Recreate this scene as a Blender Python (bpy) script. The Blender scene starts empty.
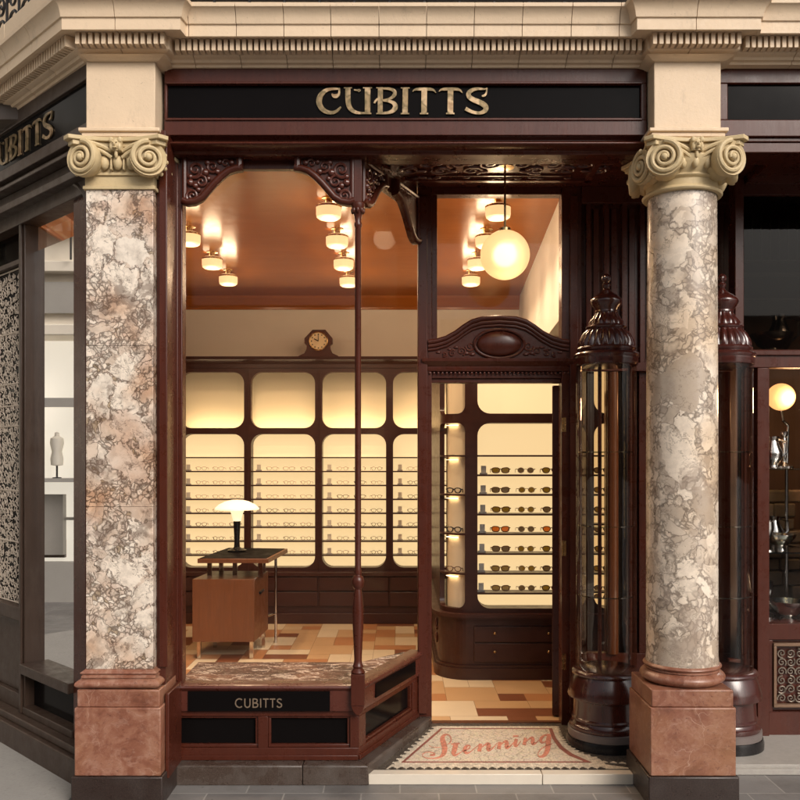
import bpy, math, random
from mathutils import Vector, Matrix
R = math.radians
PI = math.pi
random.seed(7)
scene = bpy.context.scene
C = scene.collection

# ------------------------------------------------------------------ camera, world, sun, exposure
EYE = 1.6
F = 875.0            # focal length in pixels of an 800 px wide picture
cam_d = bpy.data.cameras.new("camera")
cam = bpy.data.objects.new("camera", cam_d); C.objects.link(cam)
cam.location = (0, 0, EYE); cam.rotation_euler = (R(90), 0, 0)
cam_d.sensor_width = 36; cam_d.lens = 36*F/800.0
cam_d.shift_x = 0.0; cam_d.shift_y = 60/800.0
cam_d.clip_start = 0.05; cam_d.clip_end = 500
scene.camera = cam

world = bpy.data.worlds.new("World"); scene.world = world; world.use_nodes = True
wn = world.node_tree.nodes; wl = world.node_tree.links
wn.clear()
sky = wn.new("ShaderNodeTexSky"); sky.sky_type = 'NISHITA'; sky.sun_disc = False
SUN_EL = R(33); SUN_AZ = R(147)
sky.sun_elevation = SUN_EL; sky.sun_rotation = SUN_AZ
sky.air_density = 1.0; sky.dust_density = 6.0; sky.ozone_density = 0.3
hs = wn.new("ShaderNodeHueSaturation"); hs.inputs['Saturation'].default_value = 0.30
bg = wn.new("ShaderNodeBackground"); bg.inputs[1].default_value = 0.085
wo = wn.new("ShaderNodeOutputWorld")
wl.new(sky.outputs[0], hs.inputs['Color']); wl.new(hs.outputs[0], bg.inputs[0]); wl.new(bg.outputs[0], wo.inputs[0])

sun_d = bpy.data.lights.new("sun", 'SUN'); sun_d.energy = 1.5; sun_d.angle = R(28); sun_d.color = (1.0, 0.885, 0.785)
sun = bpy.data.objects.new("sun", sun_d); C.objects.link(sun)
sdir = Vector((math.sin(SUN_AZ)*math.cos(SUN_EL), math.cos(SUN_AZ)*math.cos(SUN_EL), math.sin(SUN_EL)))
sun.rotation_euler = sdir.to_track_quat('Z', 'Y').to_euler(); sun.location = (2, -8, 10)

scene.view_settings.view_transform = 'Standard'; scene.view_settings.look = 'None'
scene.view_settings.exposure = 0.38; scene.view_settings.gamma = 1.0
scene.render.engine = 'CYCLES'

# ------------------------------------------------------------------ helpers
def WX(px, D): return (px-400.0)*D/F
def WZ(py, D): return EYE-(py-460.0)*D/F
def GD(py, z): return (EYE-z)*F/(py-460.0)

class MB:
    def __init__(s): s.v = []; s.f = []; s.m = []
    def add(s, vs, fs, mi=0):
        b = len(s.v); s.v += [tuple(x) for x in vs]
        s.f += [tuple(i+b for i in f) for f in fs]; s.m += [mi]*len(fs); return s
    def box(s, x0, x1, y0, y1, z0, z1, mi=0):
        if x0 > x1: x0, x1 = x1, x0
        if y0 > y1: y0, y1 = y1, y0
        if z0 > z1: z0, z1 = z1, z0
        return s.add([(x0,y0,z0),(x1,y0,z0),(x1,y1,z0),(x0,y1,z0),(x0,y0,z1),(x1,y0,z1),(x1,y1,z1),(x0,y1,z1)],
            [(0,3,2,1),(4,5,6,7),(0,1,5,4),(1,2,6,5),(2,3,7,6),(3,0,4,7)], mi)
    def hexa(s, p, mi=0):   # 8 corners, ordered as in box
        return s.add(p, [(0,3,2,1),(4,5,6,7),(0,1,5,4),(1,2,6,5),(2,3,7,6),(3,0,4,7)], mi)
    def prism(s, poly, fn, w0, w1, mi=0):   # poly (u,v) counter clockwise; fn(u,v,w) -> xyz
        n = len(poly)
        vs = [fn(u, v, w0) for u, v in poly]+[fn(u, v, w1) for u, v in poly]
        fs = [tuple(range(n))[::-1], tuple(range(n, 2*n))]+[(i, (i+1) % n, n+(i+1) % n, n+i) for i in range(n)]
        return s.add(vs, fs, mi)
    def lathe(s, cx, cy, prof, n=48, a0=0, a1=2*PI, lobes=0, amp=0.0, z0=0, z1=0, mi=0, tr=None):
        full = abs(a1-a0-2*PI) < 1e-4
        k = n if full else n+1
        vs = []; fs = []
        for r, z in prof:
            for j in range(k):
                a = a0+(a1-a0)*j/n
                rr = r
                if lobes and z0 <= z <= z1: rr = r*(1+amp*(abs(math.sin(a*lobes/2.0))-0.6))
                p = (cx+rr*math.cos(a), cy+rr*math.sin(a), z)
                vs.append(tr(p) if tr else p)
        for i in range(len(prof)-1):
            for j in range(n):
                a = i*k+j; b = i*k+(j+1) % k
                fs.append((a, b, b+k, a+k))
        return s.add(vs, fs, mi)
    def tube(s, pts, rad, n=8, caps=True, closed=False, mi=0):
        pts = [Vector(p) for p in pts]; N = len(pts)
        if not isinstance(rad, (list, tuple)): rad = [rad]*N
        vs = []; fs = []; nrm = None
        for i, p in enumerate(pts):
            if closed: t = pts[(i+1) % N]-pts[i-1]
            else: t = pts[min(i+1, N-1)]-pts[max(i-1, 0)]
            if t.length < 1e-9: t = Vector((0, 0, 1))
            t.normalize()
            if nrm is None:
                a = Vector((0, 0, 1)) if abs(t.z) < 0.9 else Vector((1, 0, 0))
                nrm = t.cross(a).normalized()
            nrm = (nrm-t*nrm.dot(t))
            if nrm.length < 1e-6: nrm = t.orthogonal()
            nrm.normalize(); bn = t.cross(nrm)
            for j in range(n):
                a = 2*PI*j/n
                vs.append(p+(nrm*math.cos(a)+bn*math.sin(a))*rad[i])
        M = N if closed else N-1
        for i in range(M):
            i2 = (i+1) % N
            for j in range(n):
                fs.append((i*n+j, i*n+(j+1) % n, i2*n+(j+1) % n, i2*n+j))
        if caps and not closed:
            fs.append(tuple(range(n))[::-1]); fs.append(tuple((N-1)*n+j for j in range(n)))
        return s.add(vs, fs, mi)
    def ball(s, c, r, n=12, m=8, mi=0, sc=(1, 1, 1)):
        vs = []; fs = []
        for i in range(m+1):
            t = PI*i/m
            for j in range(n):
                a = 2*PI*j/n
                vs.append((c[0]+r*sc[0]*math.sin(t)*math.cos(a), c[1]+r*sc[1]*math.sin(t)*math.sin(a), c[2]+r*sc[2]*math.cos(t)))
        for i in range(m):
            for j in range(n):
                fs.append((i*n+j, (i+1)*n+j, (i+1)*n+(j+1) % n, i*n+(j+1) % n))
        return s.add(vs, fs, mi)
    def obox(s, p, d, u0, u1, o0, o1, z0, z1, mi=0):   # box along 2-D direction d from p, outward offsets o0..o1
        d = Vector(d).normalized(); nn = Vector((d.y, -d.x)); p = Vector(p)
        def q(u, o): r_ = p+d*u+nn*o; return (r_.x, r_.y)
        a, b = max(o0, o1), min(o0, o1)
        c = [q(u0, a), q(u1, a), q(u1, b), q(u0, b)]
        return s.hexa([(x, y, z0) for x, y in c]+[(x, y, z1) for x, y in c], mi)
    def sweep(s, path, prof, joints=None, gap=0.003, mi=0):
        # path: 2-D points; prof: closed list of (offset outward, z)
        path = [Vector(p) for p in path]; N = len(path)
        ds = [(path[i+1]-path[i]).normalized() for i in range(N-1)]
        ns = [Vector((d.y, -d.x)) for d in ds]
        mit = []
        for i in range(N):
            if i == 0: mit.append(ns[0])
            elif i == N-1: mit.append(ns[-1])
            else:
                b = (ns[i-1]+ns[i]).normalized(); mit.append(b/max(0.2, b.dot(ns[i])))
        for i in range(N-1):
            L = (path[i+1]-path[i]).length
            cuts = [0.0]
            c = (joints or {}).get(i)
            if isinstance(c, (int, float)):
                k = max(1, round(L/c)); cuts += [L*q/k for q in range(1, k)]
            elif c: cuts += [q for q in c if 0.02 < q < L-0.02]
            cuts.append(L)
            for k in range(len(cuts)-1):
                a = cuts[k]; b = cuts[k+1]
                ends = []
                for t, first in ((a, True), (b, False)):
                    if t == 0: ends.append((path[i], mit[i]))
                    elif t == L: ends.append((path[i+1], mit[i+1]))
                    else: ends.append((path[i]+ds[i]*(t+(gap/2 if first else -gap/2)), ns[i]))
                n = len(prof); vs = []
                for (p, m_) in ends:
                    for o, z in prof:
                        q = p+m_*o; vs.append((q.x, q.y, z))
                fs = [(j, (j+1) % n, n+(j+1) % n, n+j) for j in range(n)]
                fs += [tuple(range(n))[::-1], tuple(range(n, 2*n))]
                s.add(vs, fs, mi)
        return s
    def ribbon(s, pts, fn, w0, w1, smooth=2):  # pts (u,v,width)
        for _ in range(smooth):
            q = [pts[0]]
            for a, b in zip(pts[:-1], pts[1:]):
                q.append(tuple(a[i]*.75+b[i]*.25 for i in range(3))); q.append(tuple(a[i]*.25+b[i]*.75 for i in range(3)))
            q.append(pts[-1]); pts = q
        L = []; Rr = []
        N = len(pts)
        for i in range(N):
            a = pts[max(0, i-1)]; b = pts[min(N-1, i+1)]
            dx, dy = b[0]-a[0], b[1]-a[1]; l = math.hypot(dx, dy) or 1
            nx, ny = -dy/l, dx/l; w = pts[i][2]/2
            L.append((pts[i][0]+nx*w, pts[i][1]+ny*w)); Rr.append((pts[i][0]-nx*w, pts[i][1]-ny*w))
        vs = [fn(u, v, w1) for u, v in L]+[fn(u, v, w1) for u, v in Rr]+[fn(u, v, w0) for u, v in L]+[fn(u, v, w0) for u, v in Rr]
        fs = []
        for i in range(N-1):
            fs.append((i, i+1, N+i+1, N+i)); fs.append((2*N+i, i, i+1, 2*N+i+1)[::-1]); fs.append((N+i, N+i+1, 3*N+i+1, 3*N+i))
        return s.add(vs, fs)
    def build(s, name, mat, parent=None, bevel=0, kind=None, smooth=True, label=None):
        off = Vector((0, 0, 0)); p = parent
        while p is not None: off += p.location; p = p.parent
        me = bpy.data.meshes.new(name)
        me.from_pydata([(x-off.x, y-off.y, z-off.z) for x, y, z in s.v], [], s.f)
        mats = mat if isinstance(mat, (list, tuple)) else [mat]
        for m_ in mats: me.materials.append(m_)
        if len(mats) > 1: me.polygons.foreach_set('material_index', s.m)
        me.update(); me.validate()
        import bmesh
        bm = bmesh.new(); bm.from_mesh(me); bmesh.ops.recalc_face_normals(bm, faces=bm.faces); bm.to_mesh(me); bm.free()
        if smooth:
            me.polygons.foreach_set('use_smooth', [True]*len(me.polygons)); me.set_sharp_from_angle(angle=R(38))
        o = bpy.data.objects.new(name, me); C.objects.link(o)
        if parent is not None: o.parent = parent
        if bevel:
            b = o.modifiers.new('bevel', 'BEVEL'); b.width = bevel; b.segments = 2; b.limit_method = 'ANGLE'; b.angle_limit = R(40)
        if kind: o['kind'] = kind
        if label: o['label'] = label
        return o

def thing(name, label, cat, loc=(0, 0, 0), group=None, rz=0):
    o = bpy.data.objects.new(name, None); C.objects.link(o); o.location = loc; o.empty_display_size = .1
    o.rotation_euler = (0, 0, rz)
    o['label'] = label; o['category'] = cat
    if group: o['group'] = group
    return o
def tag(o, label, cat, group=None):
    o['label'] = label; o['category'] = cat
    if group: o['group'] = group
    return o
def dup(root, loc, label, rz=None, group=None):
    r = root.copy(); C.objects.link(r); r.location = loc; r['label'] = label
    if rz is not None: r.rotation_euler = (0, 0, rz)
    if group: r['group'] = group
    for ch in list(root.children):
        c = ch.copy(); C.objects.link(c); c.parent = r
        for g in list(ch.children):
            d = g.copy(); C.objects.link(d); d.parent = c
    return r

# ------------------------------------------------------------------ materials
class NT:
    def __init__(s, name):
        s.m = bpy.data.materials.new(name); s.m.use_nodes = True
        s.n = s.m.node_tree.nodes; s.l = s.m.node_tree.links; s.n.clear()
        s.out = s.n.new('ShaderNodeOutputMaterial')
    def node(s, t, **kw):
        nd = s.n.new('ShaderNode'+t)
        for k, v in kw.items():
            if k.startswith('_'): setattr(nd, k[1:], v)
        return nd
    def set(s, nd, key, v):
        if isinstance(v, bpy.types.NodeSocket): s.l.new(v, nd.inputs[key])
        else:
            if isinstance(v, tuple) and len(v) == 3 and nd.inputs[key].type == 'RGBA': v = v+(1,)
            nd.inputs[key].default_value = v
    def coord(s, scale=(1, 1, 1), which='Object', loc=(0, 0, 0)):
        tc = s.n.new('ShaderNodeTexCoord'); mp = s.n.new('ShaderNodeMapping')
        mp.inputs['Scale'].default_value = scale; mp.inputs['Location'].default_value = loc
        s.l.new(tc.outputs[which], mp.inputs['Vector']); return mp.outputs[0]
    def world(s, scale=(1, 1, 1)):
        g = s.n.new('ShaderNodeNewGeometry'); mp = s.n.new('ShaderNodeMapping')
        mp.inputs['Scale'].default_value = scale; s.l.new(g.outputs['Position'], mp.inputs['Vector']); return mp.outputs[0]
    def noise(s, vec, scale=5, detail=4, rough=.5, out=0, dist=0):
        nd = s.n.new('ShaderNodeTexNoise'); s.l.new(vec, nd.inputs['Vector'])
        nd.inputs['Scale'].default_value = scale; nd.inputs['Detail'].default_value = detail
        nd.inputs['Roughness'].default_value = rough; nd.inputs['Distortion'].default_value = dist
        return nd.outputs[out]
    def vor(s, vec, scale=5, feature='F1', out='Distance', rnd=1.0):
        nd = s.n.new('ShaderNodeTexVoronoi'); nd.feature = feature; s.l.new(vec, nd.inputs['Vector'])
        nd.inputs['Scale'].default_value = scale; nd.inputs['Randomness'].default_value = rnd
        return nd.outputs[out]
    def ramp(s, fac, stops, interp='LINEAR'):
        nd = s.n.new('ShaderNodeValToRGB'); s.l.new(fac, nd.inputs[0]); cr = nd.color_ramp; cr.interpolation = interp
        while len(cr.elements) > 1: cr.elements.remove(cr.elements[-1])
        for i, (p, c) in enumerate(stops):
            if not isinstance(c, tuple): c = (c, c, c)
            e = cr.elements[0] if i == 0 else cr.elements.new(p)
            e.position = p; e.color = c+(1,) if len(c) == 3 else c
        return nd.outputs[0]
    def mix(s, fac, a, b, mode='MIX'):
        nd = s.n.new('ShaderNodeMix'); nd.data_type = 'RGBA'; nd.blend_type = mode
        for k, v in ((0, fac), (6, a), (7, b)):
            if isinstance(v, bpy.types.NodeSocket): s.l.new(v, nd.inputs[k])
            else: nd.inputs[k].default_value = (v+(1,)) if isinstance(v, tuple) and len(v) == 3 else v
        return nd.outputs[2]
    def vadd(s, a, b, k):
        m1 = s.n.new('ShaderNodeVectorMath'); m1.operation = 'SCALE'; s.l.new(b, m1.inputs[0]); m1.inputs[3].default_value = k
        m2 = s.n.new('ShaderNodeVectorMath'); m2.operation = 'ADD'; s.l.new(a, m2.inputs[0]); s.l.new(m1.outputs[0], m2.inputs[1])
        return m2.outputs[0]
    def math(s, op, a, b=0.0):
        nd = s.n.new('ShaderNodeMath'); nd.operation = op
        for k, v in ((0, a), (1, b)):
            if isinstance(v, bpy.types.NodeSocket): s.l.new(v, nd.inputs[k])
            else: nd.inputs[k].default_value = v
        return nd.outputs[0]
    def bump(s, h, strength=.2, dist=.01):
        nd = s.n.new('ShaderNodeBump'); s.l.new(h, nd.inputs['Height']); nd.inputs['Strength'].default_value = strength
        nd.inputs['Distance'].default_value = dist; return nd.outputs[0]
    def pbr(s, color, rough=.5, metal=0, bump=None, coat=0, spec=.5, emit=None, estr=0, coatr=.1):
        p = s.n.new('ShaderNodeBsdfPrincipled')
        s.set(p, 'Base Color', color); s.set(p, 'Roughness', rough); s.set(p, 'Metallic', metal)
        p.inputs['Specular IOR Level'].default_value = spec
        p.inputs['Coat Weight'].default_value = coat; p.inputs['Coat Roughness'].default_value = coatr
        if bump is not None: s.l.new(bump, p.inputs['Normal'])
        if emit is not None: s.set(p, 'Emission Color', emit); p.inputs['Emission Strength'].default_value = estr
        s.l.new(p.outputs[0], s.out.inputs[0]); s.p = p; return s.m

def m_plain(name, col, rough=.5, metal=0, var=.15, scale=6, coat=0, bump=.0, spec=.5):
    t = NT(name); v = t.world()
    n = t.noise(v, scale, 5, .6)
    c = t.mix(n, tuple(x*(1-var) for x in col), tuple(min(1, x*(1+var)) for x in col))
    rr = t.ramp(t.noise(v, scale*3, 4), [(0.3, rough*.8), (0.7, min(1, rough*1.2))])
    b = t.bump(t.noise(v, scale*12, 3), bump, .004) if bump else None
    return t.pbr(c, rr, metal, b, coat, spec)

def m_wood(name, c0, c1, rough=.3, coat=.4, grain=(9, 9, .9), spec=.5, aged=1.0):
    t = NT(name); v = t.world(grain)
    n = t.noise(v, 3.2, 8, .62, dist=.8)
    n2 = t.noise(t.world(), 2.3, 4, .6)
    wear = t.ramp(t.noise(t.world(), 55, 5, .7), [(.70, 0.0), (.78, .22*aged)])
    c = t.mix(t.ramp(n, [(.3, 0.0), (.72, 1.0)]), c0, c1)
    c = t.mix(n2, c, tuple(x*.75 for x in c1), 'MIX')
    c = t.mix(wear, c, tuple(min(1, x*2.2+.02) for x in c1))
    dust = t.ramp(t.noise(t.world((1, 1, .35)), 9, 7, .75), [(.55, 0.0), (.8, .16*aged)])
    c = t.mix(dust, c, (.16, .125, .10))
    rr = t.ramp(t.noise(t.world(), 14, 6, .7), [(.25, rough*.65), (.8, min(1, rough*1.45))])
    b = t.bump(t.noise(v, 14, 6), .12, .003)
    return t.pbr(c, rr, 0, b, coat, spec, coatr=.16)

def m_tile(name, col):
    t = NT(name); v = t.world((1.0, 1.0, 1.0)); n = t.noise(v, 2.5, 3, .5)
    return t.pbr(t.mix(n, tuple(x*.88 for x in col), tuple(min(1, x*1.1) for x in col)), .33, 0, None, .1)
M = {}
M['wood'] = m_wood('mahogany', (.046, .0095, .005), (.084, .0195, .010), coat=.12, spec=.30, aged=.55)
M['wood_g'] = m_wood('mahogany_polished', (.034, .0072, .005), (.070, .016, .011), rough=.22, coat=.6, aged=.4)
M['wood_v'] = m_wood('mahogany_warm', (.062, .014, .009), (.110, .029, .018), coat=.2, spec=.4, aged=.6)
M['wood_in'] = m_wood('mahogany_interior', (.030, .0078, .0045), (.058, .016, .009), rough=.4, coat=.12, grain=(1.2, 9, 9), aged=.2)
M['wood_grey'] = m_wood('weathered_wood', (.030, .017, .011), (.066, .040, .028), rough=.42, coat=.08, spec=.35)
M['teak'] = m_wood('teak', (.105, .034, .012), (.175, .060, .021), rough=.38, coat=.06)
M['ceil'] = m_wood('ceiling_lacquer', (.37, .108, .016), (.45, .145, .026), rough=.2, coat=0, grain=(.8, 4, 4), spec=.18, aged=0)
M['black_glass'] = m_plain('black_glass', (.005, .004, .004), .12, 0, .2, 3, 0, 0, .05)
M['black'] = m_plain('black_lacquer', (.012, .010, .010), .25, 0, .2, 8, .1, 0, .3)
M['granite'] = None
def granite(name, c0, c1, rough=.25, pale=.45):
    t = NT(name); v = t.world()
    n = t.noise(v, 160, 3, .7); n2 = t.noise(v, 7, 4, .6)
    c = t.mix(t.ramp(n, [(.4, 0.0), (.62, 1.0)]), c0, c1)
    c = t.mix(t.ramp(n2, [(.4, 0.0), (.75, pale)]), c, (.16, .145, .13))
    return t.pbr(c, t.ramp(n2, [(.3, rough*.7), (.7, rough*1.7)]), 0, t.bump(n, .08, .002))
M['granite'] = granite('granite_dark', (.036, .022, .016), (.085, .060, .047))
M['plinth_black'] = granite('plinth_black', (.018, .010, .008), (.040, .025, .020), .3, .08)
def stone(name, c, soot=.35):
    t = NT(name); v = t.world()
    n = t.noise(v, 5, 6, .65); n2 = t.noise(v, 60, 3, .6); n3 = t.noise(t.world((2.5, 2.5, 1.0)), 6, 8, .75)
    col = t.mix(n, tuple(x*.86 for x in c), tuple(x*1.1 for x in c))
    col = t.mix(t.ramp(n3, [(.56, 0.0), (.78, soot)]), col, tuple(x*.42 for x in c))
    pit = t.ramp(t.noise(v, 130, 2, .5), [(.24, 1.0), (.3, 0.0)])
    col = t.mix(t.math('MULTIPLY', pit, .5), col, tuple(x*.3 for x in c))
    return t.pbr(col, t.ramp(n2, [(.3, .5), (.7, .72)]), 0, t.bump(t.math('ADD', n2, t.math('MULTIPLY', n, 2)), .25, .004))
M['stone'] = stone('faience_stone', (.68, .525, .365), .5)
M['cap'] = stone('capital_stone', (.56, .435, .245), .6)
M['plaster'] = m_plain('cream_plaster', (.80, .76, .68), .7, 0, .06, 3)
def breccia(name, pal, vein, seed, warm, k=1.0, palb=None):
    t = NT(name); v0 = t.coord(loc=(seed, seed*2.1, seed*.7))
    w = t.noise(v0, 5, 4, .6, out=1); w2 = t.noise(v0, 28, 3, .6, out=1)
    v = t.vadd(t.vadd(v0, w, .16), w2, .028)
    def cells(sc, rnd=1.0):
        col = t.vor(v, sc, 'F1', 'Color', rnd)
        sep = t.n.new('ShaderNodeSeparateColor'); t.l.new(col, sep.inputs[0])
        edge = t.vor(v, sc, 'DISTANCE_TO_EDGE', 'Distance', rnd)
        return sep.outputs[0], edge
    r1, e1 = cells(7.5*k); r2, e2 = cells(17*k); r3, e3 = cells(42*k)
    big = t.ramp(r1, palb or pal, 'CONSTANT'); mid = t.ramp(r2, pal, 'CONSTANT')
    sm = t.ramp(r3, pal, 'CONSTANT')
    # matrix between the fragments = small cells with wide dark joints
    k3 = t.ramp(e3, [(.04, 1.0), (.20, 0.0)])
    small = t.mix(t.math('MULTIPLY', k3, .75), sm, vein)
    k2 = t.ramp(e2, [(.025, 1.0), (.05, 0.0)])
    mid = t.mix(t.math('MULTIPLY', k2, t.ramp(t.noise(v0, 16, 3), [(.35, .2), (.65, 1.0)])), mid, vein)
    zone = t.noise(v0, 4.2, 3, .55)
    # some mid cells give way to rubble
    pick = t.ramp(t.math('ADD', t.math('MULTIPLY', r2, .5), t.math('MULTIPLY', zone, .9)), [(.62, 0.0), (.66, 1.0)])
    c = t.mix(pick, mid, small)
    # big fragments float in between
    bigm = t.ramp(t.math('ADD', t.math('MULTIPLY', r1, .55), t.math('MULTIPLY', t.noise(v0, 2.1, 2), .6)), [(.60, 0.0), (.63, 1.0)])
    inner = t.ramp(e1, [(.055, 0.0), (.075, 1.0)])
    c = t.mix(t.math('MULTIPLY', bigm, inner), c, big)
    fine = t.noise(v0, 22, 7, .75)
    blot = t.ramp(t.noise(v, 6.5, 5, .7), [(.53, 0.0), (.60, 1.0)])
    c = t.mix(t.ramp(t.math('ABSOLUTE', t.math('SUBTRACT', t.noise(v, 5.5, 7, .68), .5)), [(0.0, .75), (.012, 0.0)]), c, vein)
    c = t.mix(t.math('MULTIPLY', blot, t.math('ADD', t.math('MULTIPLY', pick, .45), .2)), c, tuple(x*2.1+.04 for x in vein))
    c = t.mix(t.ramp(fine, [(.46, 0.0), (.72, .55)]), c, tuple(x*1.9+.03 for x in vein))
    c = t.mix(t.math('MULTIPLY', t.ramp(t.noise(v0, 3.1, 3), [(.48, 0.0), (.66, 1.0)]), .8), c, warm, 'MULTIPLY')
    c = t.mix(1.0, c, (1.0, .975, .935), 'MULTIPLY')
    return t.pbr(c, t.ramp(fine, [(.3, .16), (.7, .34)]), 0, None, .25, .5)
M['breccia_a'] = breccia('breccia_cream', [(0, (.66, .55, .46)), (.2, (.80, .71, .62)), (.42, (.70, .59, .51)), (.62, (.82, .745, .66)), (.87, (.46, .37, .27)), (.92, (.66, .57, .49))], (.055, .032, .020), 3.3, (.70, .46, .31), 1.0, [(0, (.66, .55, .46)), (.5, (.80, .72, .63)), (.8, (.70, .60, .52)), (.88, (.76, .69, .61))])
M['breccia_b'] = breccia('breccia_grey', [(0, (.60, .515, .43)), (.22, (.76, .67, .57)), (.42, (.50, .42, .345)), (.52, (.79, .70, .60)), (.76, (.45, .375, .305)), (.86, (.68, .58, .48))], (.15, .118, .095), 9.1, (.92, .82, .70), .74)
def redmarble():
    t = NT('red_marble'); v = t.world(); w = t.noise(v, 3, 4, .6, out=1); vv = t.vadd(v, w, .3)
    n = t.noise(vv, 9, 7, .65)
    c = t.ramp(n, [(.25, (.11, .036, .020)), (.45, (.215, .082, .048)), (.58, (.28, .125, .077)), (.74, (.36, .21, .145))])
    e = t.vor(vv, 6, 'DISTANCE_TO_EDGE')
    c = t.mix(t.math('MULTIPLY', t.ramp(e, [(.0, .6), (.011, 0.0)]), t.ramp(t.noise(v, 5, 3), [(.52, 0.0), (.62, 1.0)])), c, (.55, .38, .29))
    c = t.mix(t.ramp(t.noise(t.vadd(v, w, .6), 20, 8, .75), [(.5, 0.0), (.68, .6)]), c, (.40, .24, .18))
    c = t.mix(t.ramp(t.noise(v, 3.3, 4, .6), [(.45, 0.0), (.7, .45)]), c, (.33, .16, .07))
    c = t.mix(t.ramp(t.noise(t.vadd(t.world((1, 1, 1.8)), w, .1), 42, 5, .75), [(.57, 0.0), (.68, .75)]), c, (.10, .03, .02))
    c = t.mix(t.ramp(t.noise(t.world((1, 1, 1.5)), 33, 6, .8), [(.60, 0.0), (.74, .5)]), c, (.48, .33, .26))
    return t.pbr(c, t.ramp(n, [(.3, .28), (.7, .45)]), 0, t.bump(t.noise(v, 90, 2), .05, .002), .2)
M['red'] = redmarble()
def levanto():
    t = NT('veined_sill_marble'); v = t.world((1, 1.6, 1)); w = t.noise(v, 4, 4, .6, out=1); vv = t.vadd(v, w, .35)
    n = t.noise(vv, 5, 5, .6)
    c = t.ramp(t.noise(vv, 4, 3), [(.3, (.03, .012, .010)), (.5, (.085, .032, .026)), (.70, (.19, .085, .055))])
    k = t.ramp(t.math('ABSOLUTE', t.math('SUBTRACT', n, .5)), [(.0, 1.0), (.024, 0.0)])
    n2 = t.noise(vv, 13, 5, .6)
    k2 = t.ramp(t.math('ABSOLUTE', t.math('SUBTRACT', n2, .47)), [(.0, .8), (.014, 0.0)])
    c = t.mix(k, c, (.68, .58, .50)); c = t.mix(k2, c, (.58, .46, .36))
    return t.pbr(c, .36, 0, None, 0, .2)
M['levanto'] = levanto()
def paving():
    t = NT('grey_paving'); v = t.world()
    br = t.n.new('ShaderNodeTexBrick'); t.l.new(v, br.inputs['Vector'])
    br.inputs['Scale'].default_value = 1; br.inputs['Brick Width'].default_value = .37; br.inputs['Row Height'].default_value = .6
    br.inputs['Mortar Size'].default_value = .004; br.inputs['Mortar Smooth'].default_value = .1; br.offset = .5
    br.inputs['Color1'].default_value = (.125, .118, .115, 1); br.inputs['Color2'].default_value = (.18, .172, .166, 1); br.inputs['Mortar'].default_value = (.30, .285, .26, 1)
    n = t.noise(v, 7, 7, .7); n2 = t.noise(v, 80, 3, .6)
    c = t.mix(t.ramp(n, [(.35, 0.0), (.75, .5)]), br.outputs[0], (.25, .235, .22))
    c = t.mix(t.ramp(t.noise(v, 2.2, 6, .7), [(.5, 0.0), (.72, .6)]), c, (.07, .062, .056))
    c = t.mix(t.ramp(t.vor(v, 9, 'F1', 'Distance'), [(.045, .7), (.06, 0.0)]), c, (.06, .055, .05))
    c = t.mix(t.ramp(n2, [(.6, 0.0), (.75, .3)]), c, (.1, .09, .085))
    return t.pbr(c, t.ramp(n, [(.3, .3), (.7, .6)]), 0, t.bump(t.math('ADD', n2, t.math('MULTIPLY', br.outputs[1], -2.0)), .2, .003))
M['paving'] = paving()
M['slab'] = stone('worn_white_stone', (.30, .285, .265), .75)
M['white_marble'] = m_plain('white_marble', (.66, .59, .49), .35, 0, .1, 8, .1, .05)
def grooved(name, col):
    t = NT(name); v = t.world(); n = t.noise(v, 30, 5, .7)
    return t.pbr(t.mix(n, tuple(x*.6 for x in col), col), .35, 0, t.bump(n, .1, .002))
M['step_grey'] = grooved('grey_step_marble', (.45, .42, .38))
def mosaic():
    t = NT('mosaic_field'); v = t.world(); vv = t.vadd(v, t.noise(v, 16, 2, .5, out=1), .03)
    e = t.vor(vv, 62, 'DISTANCE_TO_EDGE', 'Distance', .9); col = t.vor(vv, 62, 'F1', 'Color', .9)
    c = t.mix(.12, (.70, .60, .46), col)
    c = t.mix(.55, c, (.74, .64, .50))
    big = t.noise(v, 24, 1, .3)
    c = t.mix(t.ramp(e, [(.015, .6), (.06, 0.0)]), c, (.20, .15, .10))
    e2 = t.vor(t.vadd(v, t.noise(v, 9, 2, .5, out=1), .14), 17, 'DISTANCE_TO_EDGE', 'Distance', 1)
    c = t.mix(t.ramp(e2, [(.015, .6), (.04, 0.0)]), c, (.22, .16, .11))
    return t.pbr(c, .35, 0, t.bump(e, .3, .002))
M['mosaic'] = mosaic()
def tess(name, col):
    t = NT(name); v = t.world(); e = t.vor(v, 75, 'DISTANCE_TO_EDGE', 'Distance', .35)
    rnd = t.vor(v, 75, 'F1', 'Color', .35); sep = t.n.new('ShaderNodeSeparateColor'); t.l.new(rnd, sep.inputs[0])
    c = t.mix(sep.outputs[0], tuple(x*.75 for x in col), tuple(min(1, x*1.2) for x in col))
    c = t.mix(t.ramp(e, [(.02, .5), (.07, 0.0)]), c, (.25, .2, .15))
    return t.pbr(c, .38)
M['tess_white'] = tess('tesserae_white', (.66, .58, .46)); M['tess_black'] = tess('tesserae_black', (.045, .038, .032))
M['tess_pink'] = tess('tesserae_pink', (.62, .23, .155)); M['tess_red'] = tess('tesserae_red', (.30, .10, .075))
def gold():
    t = NT('gold_leaf'); v = t.world(); n = t.noise(v, 11, 3, .5)
    c = t.ramp(n, [(.36, (.13, .10, .045)), (.45, (.33, .225, .115)), (.52, (.15, .11, .05)), (.60, (.50, .35, .20)), (.70, (.28, .17, .085))])  # light and dark bands of reflection painted into the gold colour
    return t.pbr(t.mix(.0, c, c), .33, .45, t.bump(t.noise(v, 60, 3), .08, .003))
M['gold'] = gold()
M['dull_gold'] = m_plain('dull_lettering', (.20, .145, .10), .4, .2, .3, 30)
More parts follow.
